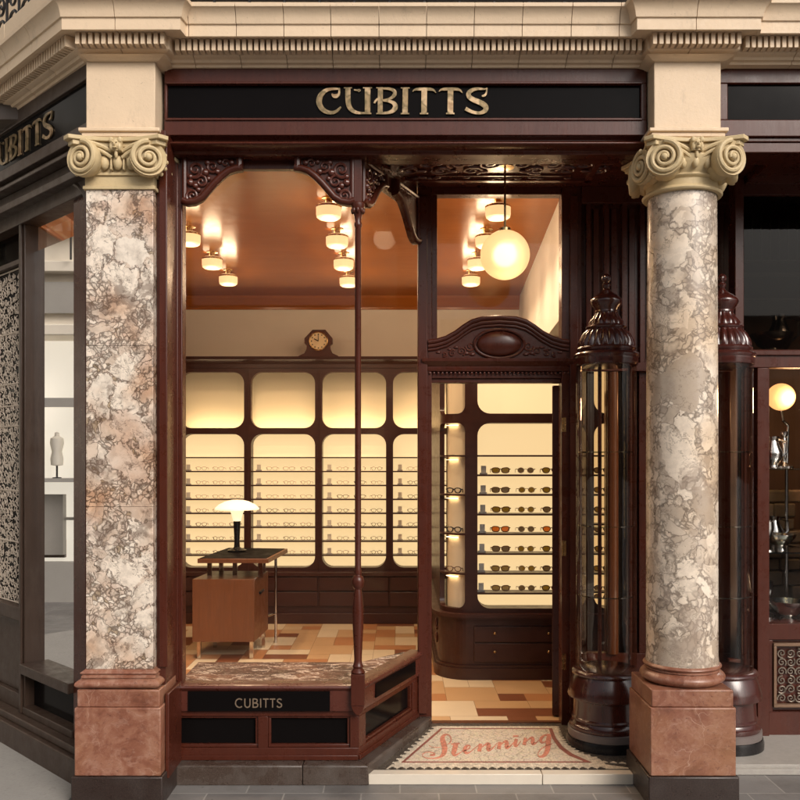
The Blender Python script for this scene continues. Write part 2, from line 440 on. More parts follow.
def glass(name, refl=.06, tint=(1, 1, 1), rough=0.0, fres=True):
    t = NT(name); tr = t.node('BsdfTransparent'); t.set(tr, 0, tint); g = t.node('BsdfGlossy'); t.set(g, 0, (1, 1, 1)); g.inputs['Roughness'].default_value = rough
    mx = t.node('MixShader')
    if fres:
        fr = t.node('Fresnel'); fr.inputs[0].default_value = 1.5; k = t.math('MULTIPLY', fr.outputs[0], refl/.04); k = t.math('MINIMUM', k, 1.0); t.l.new(k, mx.inputs[0])
    else: mx.inputs[0].default_value = refl
    t.l.new(tr.outputs[0], mx.inputs[1]); t.l.new(g.outputs[0], mx.inputs[2]); t.l.new(mx.outputs[0], t.out.inputs[0]); return t.m
M['glass'] = glass('window_glass', .009)
M['glass_s'] = glass('splay_glass', .0004)
M['glass_v'] = glass('vitrine_glass', .02, (.90, .83, .74))
M['glass_mirror'] = glass('reflecting_glass', .88, (.75, .72, .68), 0.0, False)
M['glass_dark'] = glass('tinted_glass', .010, (.45, .41, .37), 0.02, False)
M['glass_shelf'] = glass('shelf_glass', .12, (.8, .85, .78))
def emis(name, col, s, base=(.8, .75, .65)):
    t = NT(name); return t.pbr(base, .4, 0, None, 0, .5, col, s)
M['lamp'] = emis('lamp_opal', (1.0, .60, .27), .80, (.55, .45, .32))
M['lamp_rim'] = emis('lamp_rim', (1.0, .62, .30), 1.1, (.6, .5, .35))
M['led'] = emis('led_strip', (1.0, .72, .40), 15.0)
M['panel'] = emis('backlit_panel', (1.0, .70, .34), .70, (.62, .55, .42))
M['panel_top'] = emis('cream_panel_glow', (1.0, .70, .36), .05, (.70, .62, .46))  # faint glow in the panel itself, added to the strip light
M['bulb'] = emis('bulb', (1.0, .72, .40), 4.6)
M['led_s'] = emis('led_strip_small', (1.0, .70, .38), 7.0)
M['shade'] = emis('desk_lamp_shade', (1.0, .78, .48), .8, (.8, .75, .62))
def globe():
    t = NT('opal_globe'); a = t.node('BsdfTranslucent'); t.set(a, 0, (.95, .76, .56, 1)); b = t.node('BsdfRefraction'); b.inputs['Roughness'].default_value = .62; b.inputs['IOR'].default_value = 1.2; t.set(b, 0, (1, .86, .66, 1))
    d = t.node('BsdfPrincipled'); t.set(d, 'Base Color', (.8, .68, .5)); d.inputs['Roughness'].default_value = .2
    e = t.node('Emission'); t.set(e, 0, (1, .68, .36, 1)); e.inputs[1].default_value = .16
    m0 = t.node('MixShader'); m0.inputs[0].default_value = .55; t.l.new(a.outputs[0], m0.inputs[1]); t.l.new(b.outputs[0], m0.inputs[2])
    m1 = t.node('MixShader'); m1.inputs[0].default_value = .3; m3 = t.node('AddShader')
    t.l.new(m0.outputs[0], m1.inputs[1]); t.l.new(d.outputs[0], m1.inputs[2])
    t.l.new(m1.outputs[0], m3.inputs[0]); t.l.new(e.outputs[0], m3.inputs[1]); t.l.new(m3.outputs[0], t.out.inputs[0]); return t.m
M['globe'] = globe()
M['chrome'] = m_plain('chrome', (.65, .63, .6), .15, 1, .05, 5)
M['brass'] = m_plain('brass', (.55, .38, .18), .25, 1, .1, 20)
M['silver'] = m_plain('silver', (.62, .60, .57), .2, 1, .25, 20)
M['iron'] = m_plain('black_iron', (.02, .019, .02), .4, .3, .2, 20)
M['white'] = m_plain('white_card', (.66, .62, .54), .6, 0, .05, 5)
M['clock_face'] = m_plain('clock_face', (.74, .60, .38), .5, 0, .05, 5)
M['f_black'] = m_plain('frame_black', (.012, .011, .011), .2, 0, .1, 5, .4)
M['f_tort'] = m_plain('frame_tortoise', (.10, .04, .015), .2, 0, .7, 120, .4)
M['f_clear'] = m_plain('frame_clear', (.42, .34, .24), .25, 0, .1, 5, .4)
M['lens_o'] = glass('lens_o', .10, (.42, .34, .15), .0, False)
M['lens_b'] = glass('lens_b', .10, (.72, .38, .17), .0, False)
M['lens_g'] = glass('lens_g', .10, (.34, .29, .24), .0, False)
for i, c in enumerate([(.70, .56, .38), (.56, .35, .18), (.46, .21, .09), (.21, .075, .034), (.62, .44, .26)]):
    M['tile%d' % i] = m_tile('floor_tile_%s' % 'abcde'[i], c)
M['grout'] = m_plain('grout', (.28, .18, .10), .7)
M['opp_dark'] = m_plain('opposite_dark', (.10, .075, .06), .4)
M['opp_cream'] = m_plain('opposite_cream', (.78, .71, .60), .6, 0, .2, 2)
M['opp_grey'] = m_plain('opposite_grey', (.36, .34, .31), .5, 0, .2, 2)

# ================================================================== GROUND
mb = MB(); mb.add([(-60, -60, 0), (60, -60, 0), (60, 60, 0), (-60, 60, 0)], [(0, 1, 2, 3)])
mb.build('pavement', M['paving'], kind='structure')
# worn pale slab along the side shopfront
mb = MB(); mb.add([(-1.55, 4.27, .004), (-4.2, 6.92, .004), (-5.4, 5.9, .004), (-1.9, 2.4, .004), (-1.62, 2.4, .004), (-1.56, 4.05, .004)], [(0, 1, 2, 3, 4, 5)])
mb.build('side_pavement', M['slab'], kind='structure')

# ================================================================== INTERIOR STRUCTURE
FZ = .05; CZ = 3.215
def tiles():
    mb = MB(); mb.prism([(-2.35, 5.40), (-2.1, 5.165), (2.0, 5.165), (2.0, 9.0), (-2.35, 9.0)], lambda u, v, w: (u, v, w), -.05, FZ-.004, 5); mb.box(-1.0, .12, 4.5, 5.165, -.05, FZ-.004, 5)
    u = .172; x0 = -2.45; y0 = 4.62; nx = 26; ny = 24
    occ = [[False]*ny for _ in range(nx)]
    rnd = random.Random(5)
    # the pinwheel reads as long oblongs, big pale squares and small dark fillers
    for j in range(ny):
        for i in range(nx):
            if occ[i][j]: continue
            opts = [(2, 1), (1, 2), (1, 2), (1, 1), (1, 1), (2, 1), (2, 2)]
            rnd.shuffle(opts)
            for w, h in opts:
                if i+w <= nx and j+h <= ny and all(not occ[i+a][j+b] for a in range(w) for b in range(h)): break
            else: w = h = 1
            for a in range(w):
                for b in range(h): occ[i+a][j+b] = True
            k = {4: [0, 4, 1], 2: [0, 1, 2, 0, 3, 2, 1], 1: [1, 2, 3, 4, 2, 3, 0]}[w*h]
            g = .0012; X0, X1, Y0, Y1 = x0+i*u+g, x0+(i+w)*u-g, y0+j*u*.98+g, y0+(j+h)*u*.98-g
            if X0+Y0 < 3.0: continue
            if Y0 < 5.17 and X1 > .10: 
                if Y1 < 5.19: continue
                Y0 = 5.19
            mb.add([(X0, Y0, FZ), (X1, Y0, FZ), (X1, Y1, FZ), (X0, Y1, FZ)], [(0, 1, 2, 3)], rnd.choice(k))
    return mb.build('interior_floor', [M['tile%d' % i] for i in range(5)]+[M['grout']], kind='structure', smooth=False)
tiles()
mb = MB(); mb.prism([(-1.45, 4.44), (2.05, 4.44), (2.05, 9.0), (-2.45, 9.0), (-2.45, 5.44)], lambda u, v, w: (u, v, w), CZ, CZ+.1)
mb.build('interior_ceiling', M['ceil'], kind='structure')
mb = MB(); mb.box(-2.45, 1.5, 8.7, 8.8, 0, CZ)
mb.build('wall_back', M['plaster'], kind='structure')
mb = MB(); mb.obox((1.18, 6.62), (.06, 1), 0, 2.1, -.12, 0, 0, 2.47); mb.obox((1.18, 6.62), (.06, 1), -1.40, 2.1, -.12, 0, 2.47, CZ); mb.build('wall_right', M['plaster'], kind='structure')
mb = MB(); mb.box(1.95, 2.05, 5.25, 6.6, 0, CZ); mb.box(1.19, 1.95, 6.6, 6.7, 0, CZ); mb.build('wall_side_bay', M['wood_in'], kind='structure')
mb = MB(); mb.box(-2.45, -2.32, 5.44, 8.7, 0, CZ); mb.build('wall_left', M['wood_in'], kind='structure')
# crown moulding
t = thing('crown_moulding', 'glossy orange-brown wooden crown moulding running round the shop ceiling', 'moulding', (0, 8.6, CZ))
cp = [(0, CZ-.001), (.11, CZ-.001), (.105, CZ-.02), (.07, CZ-.04), (.045, CZ-.085), (.02, CZ-.10), (.018, CZ-.12), (0, CZ-.122)]
mb = MB(); mb.sweep([(-2.318, 5.32), (-2.318, 8.698), (1.303, 8.698), (1.100, 5.30)][::1], [(o, z) for o, z in cp])
mb.build('moulding', M['ceil'], t)

# ================================================================== STONE ENTABLATURE
ent = thing('stone_entablature', 'cream dentilled stone cornice running above the whole shopfront', 'cornice', (0, 4.2, 3.5))
def z_(py, D): return WZ(py, D)
cor = [(-.35, 3.50), (-.058, 3.501), (-.054, 3.513), (-.036, 3.514), (-.030, 3.526), (-.004, 3.530), (.0, 3.534), (.0, 3.592), (.07, 3.592), (.07, 3.583), (.085, 3.583), (.085, 3.636), (.093, 3.638), (.095, 3.645), (.098, 3.662), (.106, 3.682), (.120, 3.698), (.128, 3.702), (.129, 3.719), (-.35, 3.719)]
BASE = 4.18
path = [(-4.6, 7.25), (-1.535, 4.185), (-1.09, 4.115), (-1.05, BASE), (1.155, BASE), (1.165, 4.115), (1.60, 4.115), (1.61, 4.15), (4.6, 4.15)]
path[1] = (-1.523, 4.115); path[0] = (-1.523-3.2, 4.115+3.2); path[2] = (-1.085, 4.115); path[3] = (-1.075, BASE)
j3 = [(WX(px, 4.1)+1.075) for px in (189, 236.5, 284, 331, 379, 426.5, 474, 522, 571, 619)]
mb = MB(); mb.sweep(path, cor, joints={0: .30, 1: [.21], 3: j3, 5: [.2], 7: .26})
mb.build('cornice', M['stone'], ent, bevel=.003)
pv = [Vector(p) for p in path]
for i in (0, 1, 3, 5, 7):
    mb = MB()
    a, b = pv[i], pv[i+1]; L = (b-a).length; d = (b-a)/L; w = .0185; pitch = .0285
    e0 = .01; n = int((L-.02)/pitch)
    for k in range(n):
        u = .012+(L-.024-w)*k/(n-1)
        mb.obox(a, d, u, u+w, -.002, .046, 3.536, 3.5895)
    mb.build('dentil_course', M['stone'], ent)
for x0, x1, yy in ((-1.489, -1.162, 4.15), (1.205, 1.522, 4.15)):
    mb = MB(); mb.box(x0, x1, yy, yy+.32, 3.168, 3.5)
    cx = (x0+x1)/2; hw = (x1-x0)/2
    for hw2, za, zb in ((hw+.028, 3.150, 3.168), (hw+.016, 3.128, 3.150), (hw+.004, 3.100, 3.128)):
        mb.box(cx-hw2, cx+hw2, yy-(hw2-hw), yy+.3, za, zb)
    mb.build('frieze_block', M['stone'], ent, bevel=.004)
# bed mould break over the blocks
for x0, x1 in ((-1.475, -1.135), (1.19, 1.545)):
    mb = MB()
    p = [(x0-.0, 4.28), (x0, 4.13), (x1, 4.13), (x1, 4.28)]
    mb.sweep(p, [(-.05, 3.488), (.0, 3.488), (.008, 3.494), (.03, 3.50), (.034, 3.5005), (-.05, 3.5005)])
    mb.build('bed_mould', M['stone'], ent)
# blocking course and wall above
mb = MB(); mb.sweep([(-4.72, 7.32), (-1.50, 4.10), (-1.2, 4.10)], [(-.2, 3.722), (.13, 3.722), (.13, 3.80), (-.2, 3.80)], joints={0: .6})
mb.build('blocking_course', M['stone'], ent, bevel=.004)
mb = MB(); mb.sweep([(-4.4, 7.9), (-1.2, 4.7), (4.6, 4.7)], [(-.3, 3.722), (0, 3.722), (0, 6.5), (-.3, 6.5)])
tag(mb.build('upper_wall', M['stone']), 'cream stone upper wall set back behind the iron balustrade', 'wall')

# iron railing (only its foot shows at the top edge)
def scroll2(mb, fn, cu, cv, r, turns, a0, dirn=1, rad=.004, n=26, w=0.0, nn=5):
    pts = []
    for i in range(n+1):
        t_ = i/n; a = a0+dirn*2*PI*turns*t_; rr = r*(1-.88*t_)
        pts.append(fn(cu+rr*math.cos(a), cv+rr*math.sin(a), w))
    mb.tube(pts, [rad*(1-.35*i/n) for i in range(n+1)], nn)
rail = thing('iron_balustrade', 'black wrought iron scroll balustrade standing on the cornice', 'railing', (0, 4.1, 3.7))
mb = MB()
def seg_fn(a, b, off=0.0):
    a = Vector(a); b = Vector(b); d = (b-a).normalized(); nn = Vector((d.y, -d.x))
    return lambda u, v, w: (a.x+d.x*u+nn.x*(w+off), a.y+d.y*u+nn.y*(w+off), v)
for a, b, zb in (((-4.7, 7.26), (-1.52, 4.08), 3.802), ((-1.52, 4.08), (4.2, 4.12), 3.722)):
    L = (Vector(b)-Vector(a)).length; fn = seg_fn(a, b)
    for zz in (zb+.03, zb+.75): mb.tube([fn(0, zz, 0), fn(L, zz, 0)], .012, 6)
    k = int(L/.16)
    for q in range(k+1):
        u = L*q/k
        mb.tube([fn(u, zb, 0), fn(u, zb+.75, 0)], .008, 5)
        if q < k:
            scroll2(mb, fn, u+.08, zb+.10, .06, 1.6, 0, 1, .008); scroll2(mb, fn, u+.08, zb+.22, .06, 1.6, PI, -1, .008)
            scroll2(mb, fn, u+.08, zb+.40, .065, 1.6, 1, 1, .007)
mb.build('ironwork', M['iron'], rail)

# ================================================================== PIER AND COLUMN
def volute(mb, c, rz, r=.083, th=.10, mirror=1):
    """scroll with its spiral face to -Y (rotated by rz about z)"""
    ca, sa = math.cos(rz), math.sin(rz)
    def tr(x, y, z): return (c[0]+x*ca-y*sa, c[1]+x*sa+y*ca, c[2]+z)
    # drum
    prof = [(r*.80, .0), (r*.97, -.006), (r, .004), (r*.97, th*.25), (r*.80, th*.5), (r*.95, th*.8), (r*.9, th)]
    n = 28; vs = []; fs = []
    for rr, y in prof:
        for j in range(n):
            a = 2*PI*j/n; vs.append(tr(rr*math.cos(a), y, rr*math.sin(a)))
    for i in range(len(prof)-1):
        for j in range(n): fs.append((i*n+j, i*n+(j+1) % n, (i+1)*n+(j+1) % n, (i+1)*n+j))
    vs.append(tr(0, .014, 0)); q = len(vs)-1
    for j in range(n): fs.append((j, (j+1) % n, q))
    mb.add(vs, fs)
    pts = []; rad = []
    N = 54
    for i in range(N+1):
        t_ = i/N; a = PI/2-mirror*2*PI*2.3*t_; rr = r*(.93-.76*t_**.85)
        pts.append(tr(rr*math.cos(a), -.004-.012*t_, rr*math.sin(a))); rad.append(.0125*(1-.45*t_))
    mb.tube(pts, rad, 8)
    e = tr(0, -.014, 0); mb.ball(e, .017, 12, 8)
    # beaded side strap
    for k in range(5):
        a = PI/2-mirror*(PI*.55)+(k-2)*.35
        a = (0 if mirror < 0 else PI)+(k-2)*.38
        p = tr(r*math.cos(a)*1.0, th*.3, r*math.sin(a)); mb.ball(p, .010, 8, 6)

def capital(root, cx, fy, hw, zc, round_, depth):
    """fy: front face Y of the shaft"""
    vz = 2.994
    yb = fy+depth
    mb = MB()
    # abacus with concave sides
    def abacus(h, za, zb, cut=.035, dip=.045):
        cxx, cyy = cx, (fy+yb)/2; pts = []
        for k in range(4):
            a = k*PI/2
            for i in range(13):
                t_ = -1+2*i/12
                u = t_*(h-cut); v = -(h-dip*(1-t_*t_))
                pts.append((cxx+u*math.cos(a)-v*math.sin(a), cyy+u*math.sin(a)+v*math.cos(a)))
        n = len(pts)
        mb.add([(x, y, za) for x, y in pts]+[(x, y, zb) for x, y in pts], [tuple(range(n))[::-1], tuple(range(n, 2*n))]+[(i, (i+1) % n, n+(i+1) % n, n+i) for i in range(n)])
    abacus(.243, 3.078, 3.098); abacus(.228, 3.056, 3.078)
    mb.build('abacus', M['cap'], root, bevel=.003)
    mb = MB()
    sx = .153
    for sgn in (-1, 1):
        volute(mb, (cx+sgn*sx, fy-.062, vz), sgn*R(20), .084, .12, 1 if sgn < 0 else -1)
        if round_: volute(mb, (cx+sgn*(sx+.065), fy-.0+.075, vz), sgn*R(72), .082, .07, -1 if sgn < 0 else 1)
        else: mb.lathe(0, 0, [(.0, -.0), (.07, .0), (.072, .02), (.055, .06), (.045, .10), (.055, .14), (.06, .19), (0, .2)], 24, tr=lambda p: (cx+sgn*(sx-.01)+p[0], fy-.02+p[2], vz+p[1]))
        if round_: volute(mb, (cx+sgn*(sx+.055), yb-.05, vz-.005), sgn*R(108), .080, .07, 1 if sgn < 0 else -1)
        # canalis rolling in from the volute to the mask
        pts = []
        for i in range(9):
            t_ = i/8; pts.append((cx+sgn*(sx-.005-(sx-.03)*t_), fy-.066+.03*t_, vz+.078-.035*t_**2-.004))
        mb.tube(pts, [.013-.004*i/8 for i in range(9)], 8)
        pts = []
        for i in range(9):
            t_ = i/8; pts.append((cx+sgn*(sx-.055-(sx-.08)*t_), fy-.058+.02*t_, vz+.045-.035*t_**1.5))
        mb.tube(pts, .009, 8)
    mb.build('volutes', M['cap'], root)
    mb = MB()
    # echinus with eggs and neck
    if round_:
        cyy = fy+depth/2; r = depth/2
        mb.lathe(cx, cyy, [(r, 2.866), (r+.018, 2.868), (r+.024, 2.878), (r+.014, 2.888), (r+.003, 2.894), (r+.003, 2.925), (r+.012, 2.93), (r+.018, 2.937), (r+.010, 2.944), (r+.012, 2.95), (r+.045, 2.985), (r+.05, 3.02), (r, 3.056)], 56)
        for k in range(22):
            a = 2*PI*k/22+.14; mb.ball((cx+(r+.034)*math.cos(a), cyy+(r+.034)*math.sin(a), 2.985), .024, 10, 8, sc=(.75, .75, 1.15))
    else:
        mb.box(cx-hw-.012, cx+hw+.012, fy-.012, yb, 2.866, 2.882)
        mb.box(cx-hw-.004, cx+hw+.004, fy-.004, yb, 2.882, 2.93)
        mb.box(cx-hw-.014, cx+hw+.014, fy-.014, yb, 2.93, 2.944)
        mb.box(cx-hw-.006, cx+hw+.006, fy-.006, yb, 2.944, 3.056)
        for k in range(3):
            mb.ball((cx+(k-1)*.062, fy-.024, 2.985), .027, 12, 8, sc=(.85, .8, 1.25))
        for k in range(4): mb.box(cx+(k-1.5)*.058-.004, cx+(k-1.5)*.058+.004, fy-.036, fy, 2.95, 3.01)
    mb.build('echinus', M['cap'], root, bevel=.002)
    mb = MB()   # central mask
    c = (cx, fy-.052, 3.058)
    mb.box(cx-.026, cx+.026, fy-.062, fy-.0, 3.03, 3.09)
    mb.ball(c, .022, 12, 8, sc=(1, 1.1, 1.25))
    for sgn in (-1, 1):
        mb.ball((cx+sgn*.020, fy-.062, 3.078), .012, 8, 6, sc=(1, .8, 1.2)); mb.ball((cx+sgn*.018, fy-.060, 3.048), .013, 8, 6, sc=(.8, .8, 1.5))
        mb.ball((cx+sgn*.009, fy-.076, 3.064), .0045, 8, 6)
    mb.ball((cx, fy-.079, 3.055), .006, 8, 6, sc=(.8, 1, 1.5)); mb.ball((cx, fy-.074, 3.040), .009, 8, 6, sc=(1.2, .8, .6))
    mb.ball((cx, fy-.05, 3.02), .012, 8, 6, sc=(.7, .7, 2.0))
    mb.build('mask_ornament', M['cap'], root)

pier = thing('stone_pier', 'square cream breccia marble pier at the left corner of the shop', 'pier', (-1.314, 4.25, 0))
mb = MB()
for z0, z1 in ((.62, 1.380), (1.3812, 2.135), (2.1362, 2.868)): mb.box(-1.471, -1.157, 4.10, 4.42, z0, z1)
mb.build('shaft', M['breccia_a'], pier, bevel=.0015)
def square_base(root, x0, x1, y0, y1, cx):
    mb = MB(); mb.box(x0, x1, y0, y1, .136, .452); mb.build('pedestal', M['red'], root, bevel=.005)
    mb = MB(); mb.box(x0+.008, x1-.008, y0+.012, y1-.01, .452, .532); mb.build('pedestal_cap', M['red'], root, bevel=.005)
    mb = MB(); mb.box(x0-.012, x1+.012, y0-.012, y1+.01, 0, .136); mb.build('plinth', M['plinth_black'], root, bevel=.006)
square_base(pier, -1.508, -1.108, 4.05, 4.44, -1.31)
mb = MB()
def mould(x0, x1, y0, y1, prof):
    for i in range(len(prof)-1):
        pass
    n = len(prof); vs = []; fs = []
    for o, z in prof: vs += [(x0-o, y0-o, z), (x1+o, y0-o, z), (x1+o, y1+o, z), (x0-o, y1+o, z)]
    for i in range(n-1):
        for j in range(4): fs.append((i*4+j, i*4+(j+1) % 4, (i+1)*4+(j+1) % 4, (i+1)*4+j))
    fs += [(3, 2, 1, 0), tuple((n-1)*4+j for j in range(4))]
    return vs, fs
prof = [(.004, .532)]+[(.006+.030*math.sin(PI*i/10)**.7, .532+.048*i/10) for i in range(11)]+[(.012, .582), (.012, .590), (.008, .594)]+[(.006+.010*math.sin(PI*i/6), .596+.018*i/6) for i in range(7)]+[(0, .62)]
vs, fs = mould(-1.476, -1.152, 4.095, 4.42, prof); mb.add(vs, fs); mb.build('base_moulding', M['red'], pier)
capital(pier, -1.314, 4.10, .157, 3.0, False, .31)

col = thing('marble_column', 'round grey breccia marble column right of the shop door', 'column', (1.368, 4.255, 0))
ccx, ccy = 1.372, 4.26
mb = MB(); mb.lathe(ccx, ccy, [(0, .60), (.172, .60), (.172, .63), (.168, .66), (.168, 1.6), (.165, 2.4), (.162, 2.868), (0, 2.868)], 72); mb.build('shaft', M['breccia_b'], col)
square_base(col, 1.160, 1.556, 4.05, 4.43, ccx)
mb = MB(); mb.lathe(ccx, ccy, [(.17, .532)]+[(.168+.032*math.sin(PI*i/12)**.7, .532+.060*i/12) for i in range(13)]+[(.176, .594), (.176, .601)]+[(.172+.012*math.sin(PI*i/6), .603+.022*i/6) for i in range(7)]+[(.165, .628)], 72)
mb.build('base_moulding', M['red'], col)
capital(col, ccx, ccy-.165, .165, 3.0, True, .33)

# ================================================================== LETTERING DATA
def P1(px, py, sc, ox, oy): return (ox+px/sc, oy+py/sc)
def fascia_letters():
    """strokes / polygons in photograph-scale units (u right, v down)"""
    S = []
    a = 8.889
    def r1(pts, o=310): S.append(('r', [(o+x/a, 80+y/a, w/a) for x, y, w in pts]))
    def p1(pts, o=310): S.append(('p', [(o+x/a, 80+y/a) for x, y in pts]))
    r1([(268, 82, 10), (240, 86, 20), (190, 86, 24), (140, 98, 34), (95, 140, 46), (78, 195, 52), (95, 250, 46), (140, 290, 38), (195, 300, 30), (240, 285, 26), (276, 245, 14)])
    r1([(262, 84, 16), (262, 120, 18), (256, 142, 20)]); r1([(195, 130, 10), (212, 150, 34), (240, 150, 38), (260, 132, 20)])
    r1([(338, 78, 46), (338, 200, 46), (352, 255, 42), (392, 290, 32), (440, 302, 22), (490, 300, 16)])
    p1([(302, 72), (374, 72), (374, 82), (302, 82)]); p1([(488, 75), (538, 75), (536, 306), (488, 306)]); p1([(472, 72), (552, 72), (552, 82), (472, 82)]); p1([(466, 298), (546, 298), (546, 311), (466, 311)])
    r1([(392, 94, 10), (420, 100, 14), (448, 96, 22), (430, 112, 8)])
    p1([(604, 76), (648, 76), (646, 308), (602, 308)]); p1([(590, 72), (650, 72), (650, 82), (590, 82)]); p1([(590, 300), (650, 300), (650, 312), (590, 312)])
    r1([(640, 84, 18), (700, 84, 22), (748, 100, 30), (758, 130, 36), (735, 162, 28), (690, 182, 18), (640, 188, 14)])
    r1([(640, 190, 14), (710, 196, 24), (754, 218, 38), (762, 252, 46), (735, 286, 36), (690, 300, 24), (640, 302, 20)])
    r1([(572, 215, 14), (585, 190, 20), (612, 168, 14)])
    o = 400
    p1([(24, 80), (72, 80), (68, 306), (20, 306)], o); p1([(8, 74), (86, 74), (86, 84), (8, 84)], o); p1([(6, 300), (82, 300), (82, 313), (6, 313)], o)
    for dx in (0, 233):
        r1([(112+dx, 112, 6), (128+dx, 94, 16), (160+dx, 90, 26), (215+dx, 89, 26), (272+dx, 90, 26), (300+dx, 98, 18), (320+dx, 124, 5)], o)
        p1([(190+dx, 95), (240+dx, 95), (238+dx, 306), (188+dx, 306)], o); p1([(176+dx, 300), (250+dx, 300), (250+dx, 313), (176+dx, 313)], o)
    r1([(772, 78, 6), (755, 92, 14), (700, 86, 22), (650, 92, 30), (608, 118, 40), (606, 155, 42), (650, 186, 44), (705, 205, 46), (755, 235, 48), (766, 265, 46), (740, 295, 34), (690, 305, 26), (630, 290, 28), (580, 262, 34)], o)
    r1([(770, 80, 12), (768, 120, 12), (752, 148, 22), (725, 152, 14)], o)
    return S
def put_letters(S, fn, w0, w1):
    mb = MB()
    for i, (k, pts) in enumerate(S):
        e = .00012*i
        if k == 'r': mb.ribbon(pts, fn, w0, w1+e)
        else: mb.prism(pts, fn, w0, w1+e)
    return mb
def sans(word, h=1.0):
    """thin sans capitals for the small board, unit height, returns strokes and width"""
    S = []; x = 0; w = .13
    def arc(cx, cy, rx, ry, a0, a1, n=14): return [(cx+rx*math.cos(a0+(a1-a0)*i/n), cy-ry*math.sin(a0+(a1-a0)*i/n), w) for i in range(n+1)]
    for ch in word:
        if ch == 'C': S.append([(x+p[0], p[1], p[2]) for p in arc(.46, .5, .44, .48, R(48), R(312))]); x += 1.0
        elif ch == 'U': S.append([(x+.07, 0, w), (x+.07, .6, w)]+[(x+p[0], p[1], w) for p in arc(.36, .64, .29, .34, PI, 2*PI, 10)]+[(x+.65, .6, w), (x+.65, 0, w)]); x += .92
        elif ch == 'B':
            S.append([(x+.07, 0, w), (x+.07, 1, w)]); S.append([(x+.07, .04, w), (x+.35, .04, w), (x+.52, .12, w), (x+.54, .26, w), (x+.48, .42, w), (x+.3, .48, w), (x+.07, .48, w)])
            S.append([(x+.07, .485, w), (x+.4, .5, w), (x+.60, .6, w), (x+.62, .74, w), (x+.55, .9, w), (x+.36, .96, w), (x+.07, .96, w)]); x += .86
        elif ch == 'I': S.append([(x+.07, 0, w), (x+.07, 1, w)]); x += .34
        elif ch == 'T': S.append([(x, .05, w), (x+.62, .05, w)]); S.append([(x+.31, 0, w), (x+.31, 1, w)]); x += .76
        elif ch == 'S': S.append([(x+.56, .16, w), (x+.4, .04, w), (x+.2, .05, w), (x+.07, .2, w), (x+.14, .38, w), (x+.36, .5, w), (x+.56, .64, w), (x+.56, .84, w), (x+.38, .96, w), (x+.18, .95, w), (x+.03, .80, w)]); x += .7
    return S, x

# ================================================================== MAIN SHOPFRONT
BY = 4.38
SA = Vector((-.209, BY)); SB = Vector((.118, 5.15))      # splay of the bay
shop = thing('optician_shopfront', 'glossy mahogany shopfront with bay window, black sign fascia and arched brackets', 'shopfront', (0, 4.9, 0))
W = M['wood']
# fascia frame
FY = 4.25
X0, X1 = -1.145, 1.198
mb = MB()
mb.box(X0, X1, FY, FY+.12, 3.43, 3.503)
mb.box(X0, X1, FY-.004, FY+.12, 3.176, 3.252)
mb.box(X0, WX(167, FY), FY, FY+.12, 3.252, 3.43); mb.box(WX(641, FY), X1, FY, FY+.12, 3.252, 3.43)
# bead round the board
for z0, z1, y in ((3.424, 3.436, FY-.008), (3.246, 3.258, FY-.012)): mb.box(WX(167, FY)-.006, WX(641, FY)+.006, y, FY+.04, z0, z1)
mb.sweep([(X0, FY), (X1, FY)], [(-.13, 3.10), (-.05, 3.10), (-.045, 3.118), (-.02, 3.122), (.01, 3.126), (.018, 3.134), (.012, 3.142), (-.03, 3.15), (-.034, 3.165), (-.01, 3.176), (-.13, 3.176)])
mb.build('fascia', W, shop, bevel=.003)
mb = MB(); mb.box(WX(167, FY)-.01, WX(641, FY)+.01, FY+.018, FY+.06, 3.25, 3.432)
sb = mb.build('sign_board', M['black_glass'], shop)
fnF = lambda u, v, w: (WX(u, FY+.02), FY+.016-w, WZ(v, FY+.02))
put_letters(fascia_letters(), fnF, 0, .006).build('lettering', M['gold'], sb)

# soffit over the bay head and door recess
mb = MB(); mb.prism([(-.215, 4.44), (1.95, 4.44), (1.95, 5.25), (.12, 5.25), (.10, 5.15)], lambda u, v, w: (u, v, w), 3.20, 3.258); mb.box(-1.15, X1, 4.37, 4.44, 3.10, 3.24)
mb.box(1.2, 1.95, 4.3, 4.45, 3.12, 3.20)
so = mb.build('soffit', W, shop, bevel=.002)
mb = MB()
x0, x1, y0, y1 = -.05, 1.08, 4.52, 5.0
for a in ((x0, x1, y0, y0+.03), (x0, x1, y1-.03, y1), (x0, x0+.03, y0, y1), (x1-.03, x1, y0, y1)): mb.box(a[0], a[1], a[2], a[3], 3.185, 3.2)
mb.box(.2, .96, 4.62, 4.63, 3.19, 3.2); mb.box(.2, .96, 4.90, 4.91, 3.19, 3.2)
fnS = lambda u, v, w: (u, v, 3.196-w)
for k in range(6):
    for sgn in (-1, 1):
        cx = .57+sgn*(.09+k*.085)
        scroll2(mb, fnS, cx, 4.76+(.05 if k % 2 else -.05), .062, 1.7, k, sgn*(1 if k % 2 else -1), .011, 22, 0, 6)
        mb.ball((cx+.03*sgn, 4.76+(-.06 if k % 2 else .06), 3.192), .028, 10, 6, sc=(1.3, .5, .4))
for k in range(40):
    mb.ball((random.uniform(.05, 1.0), random.choice((4.585, 4.6, 4.93, 4.945)), 3.193), .018, 8, 6, sc=(1.3, .6, .5))
mb.build('carved_panel', M['wood_v'], so)

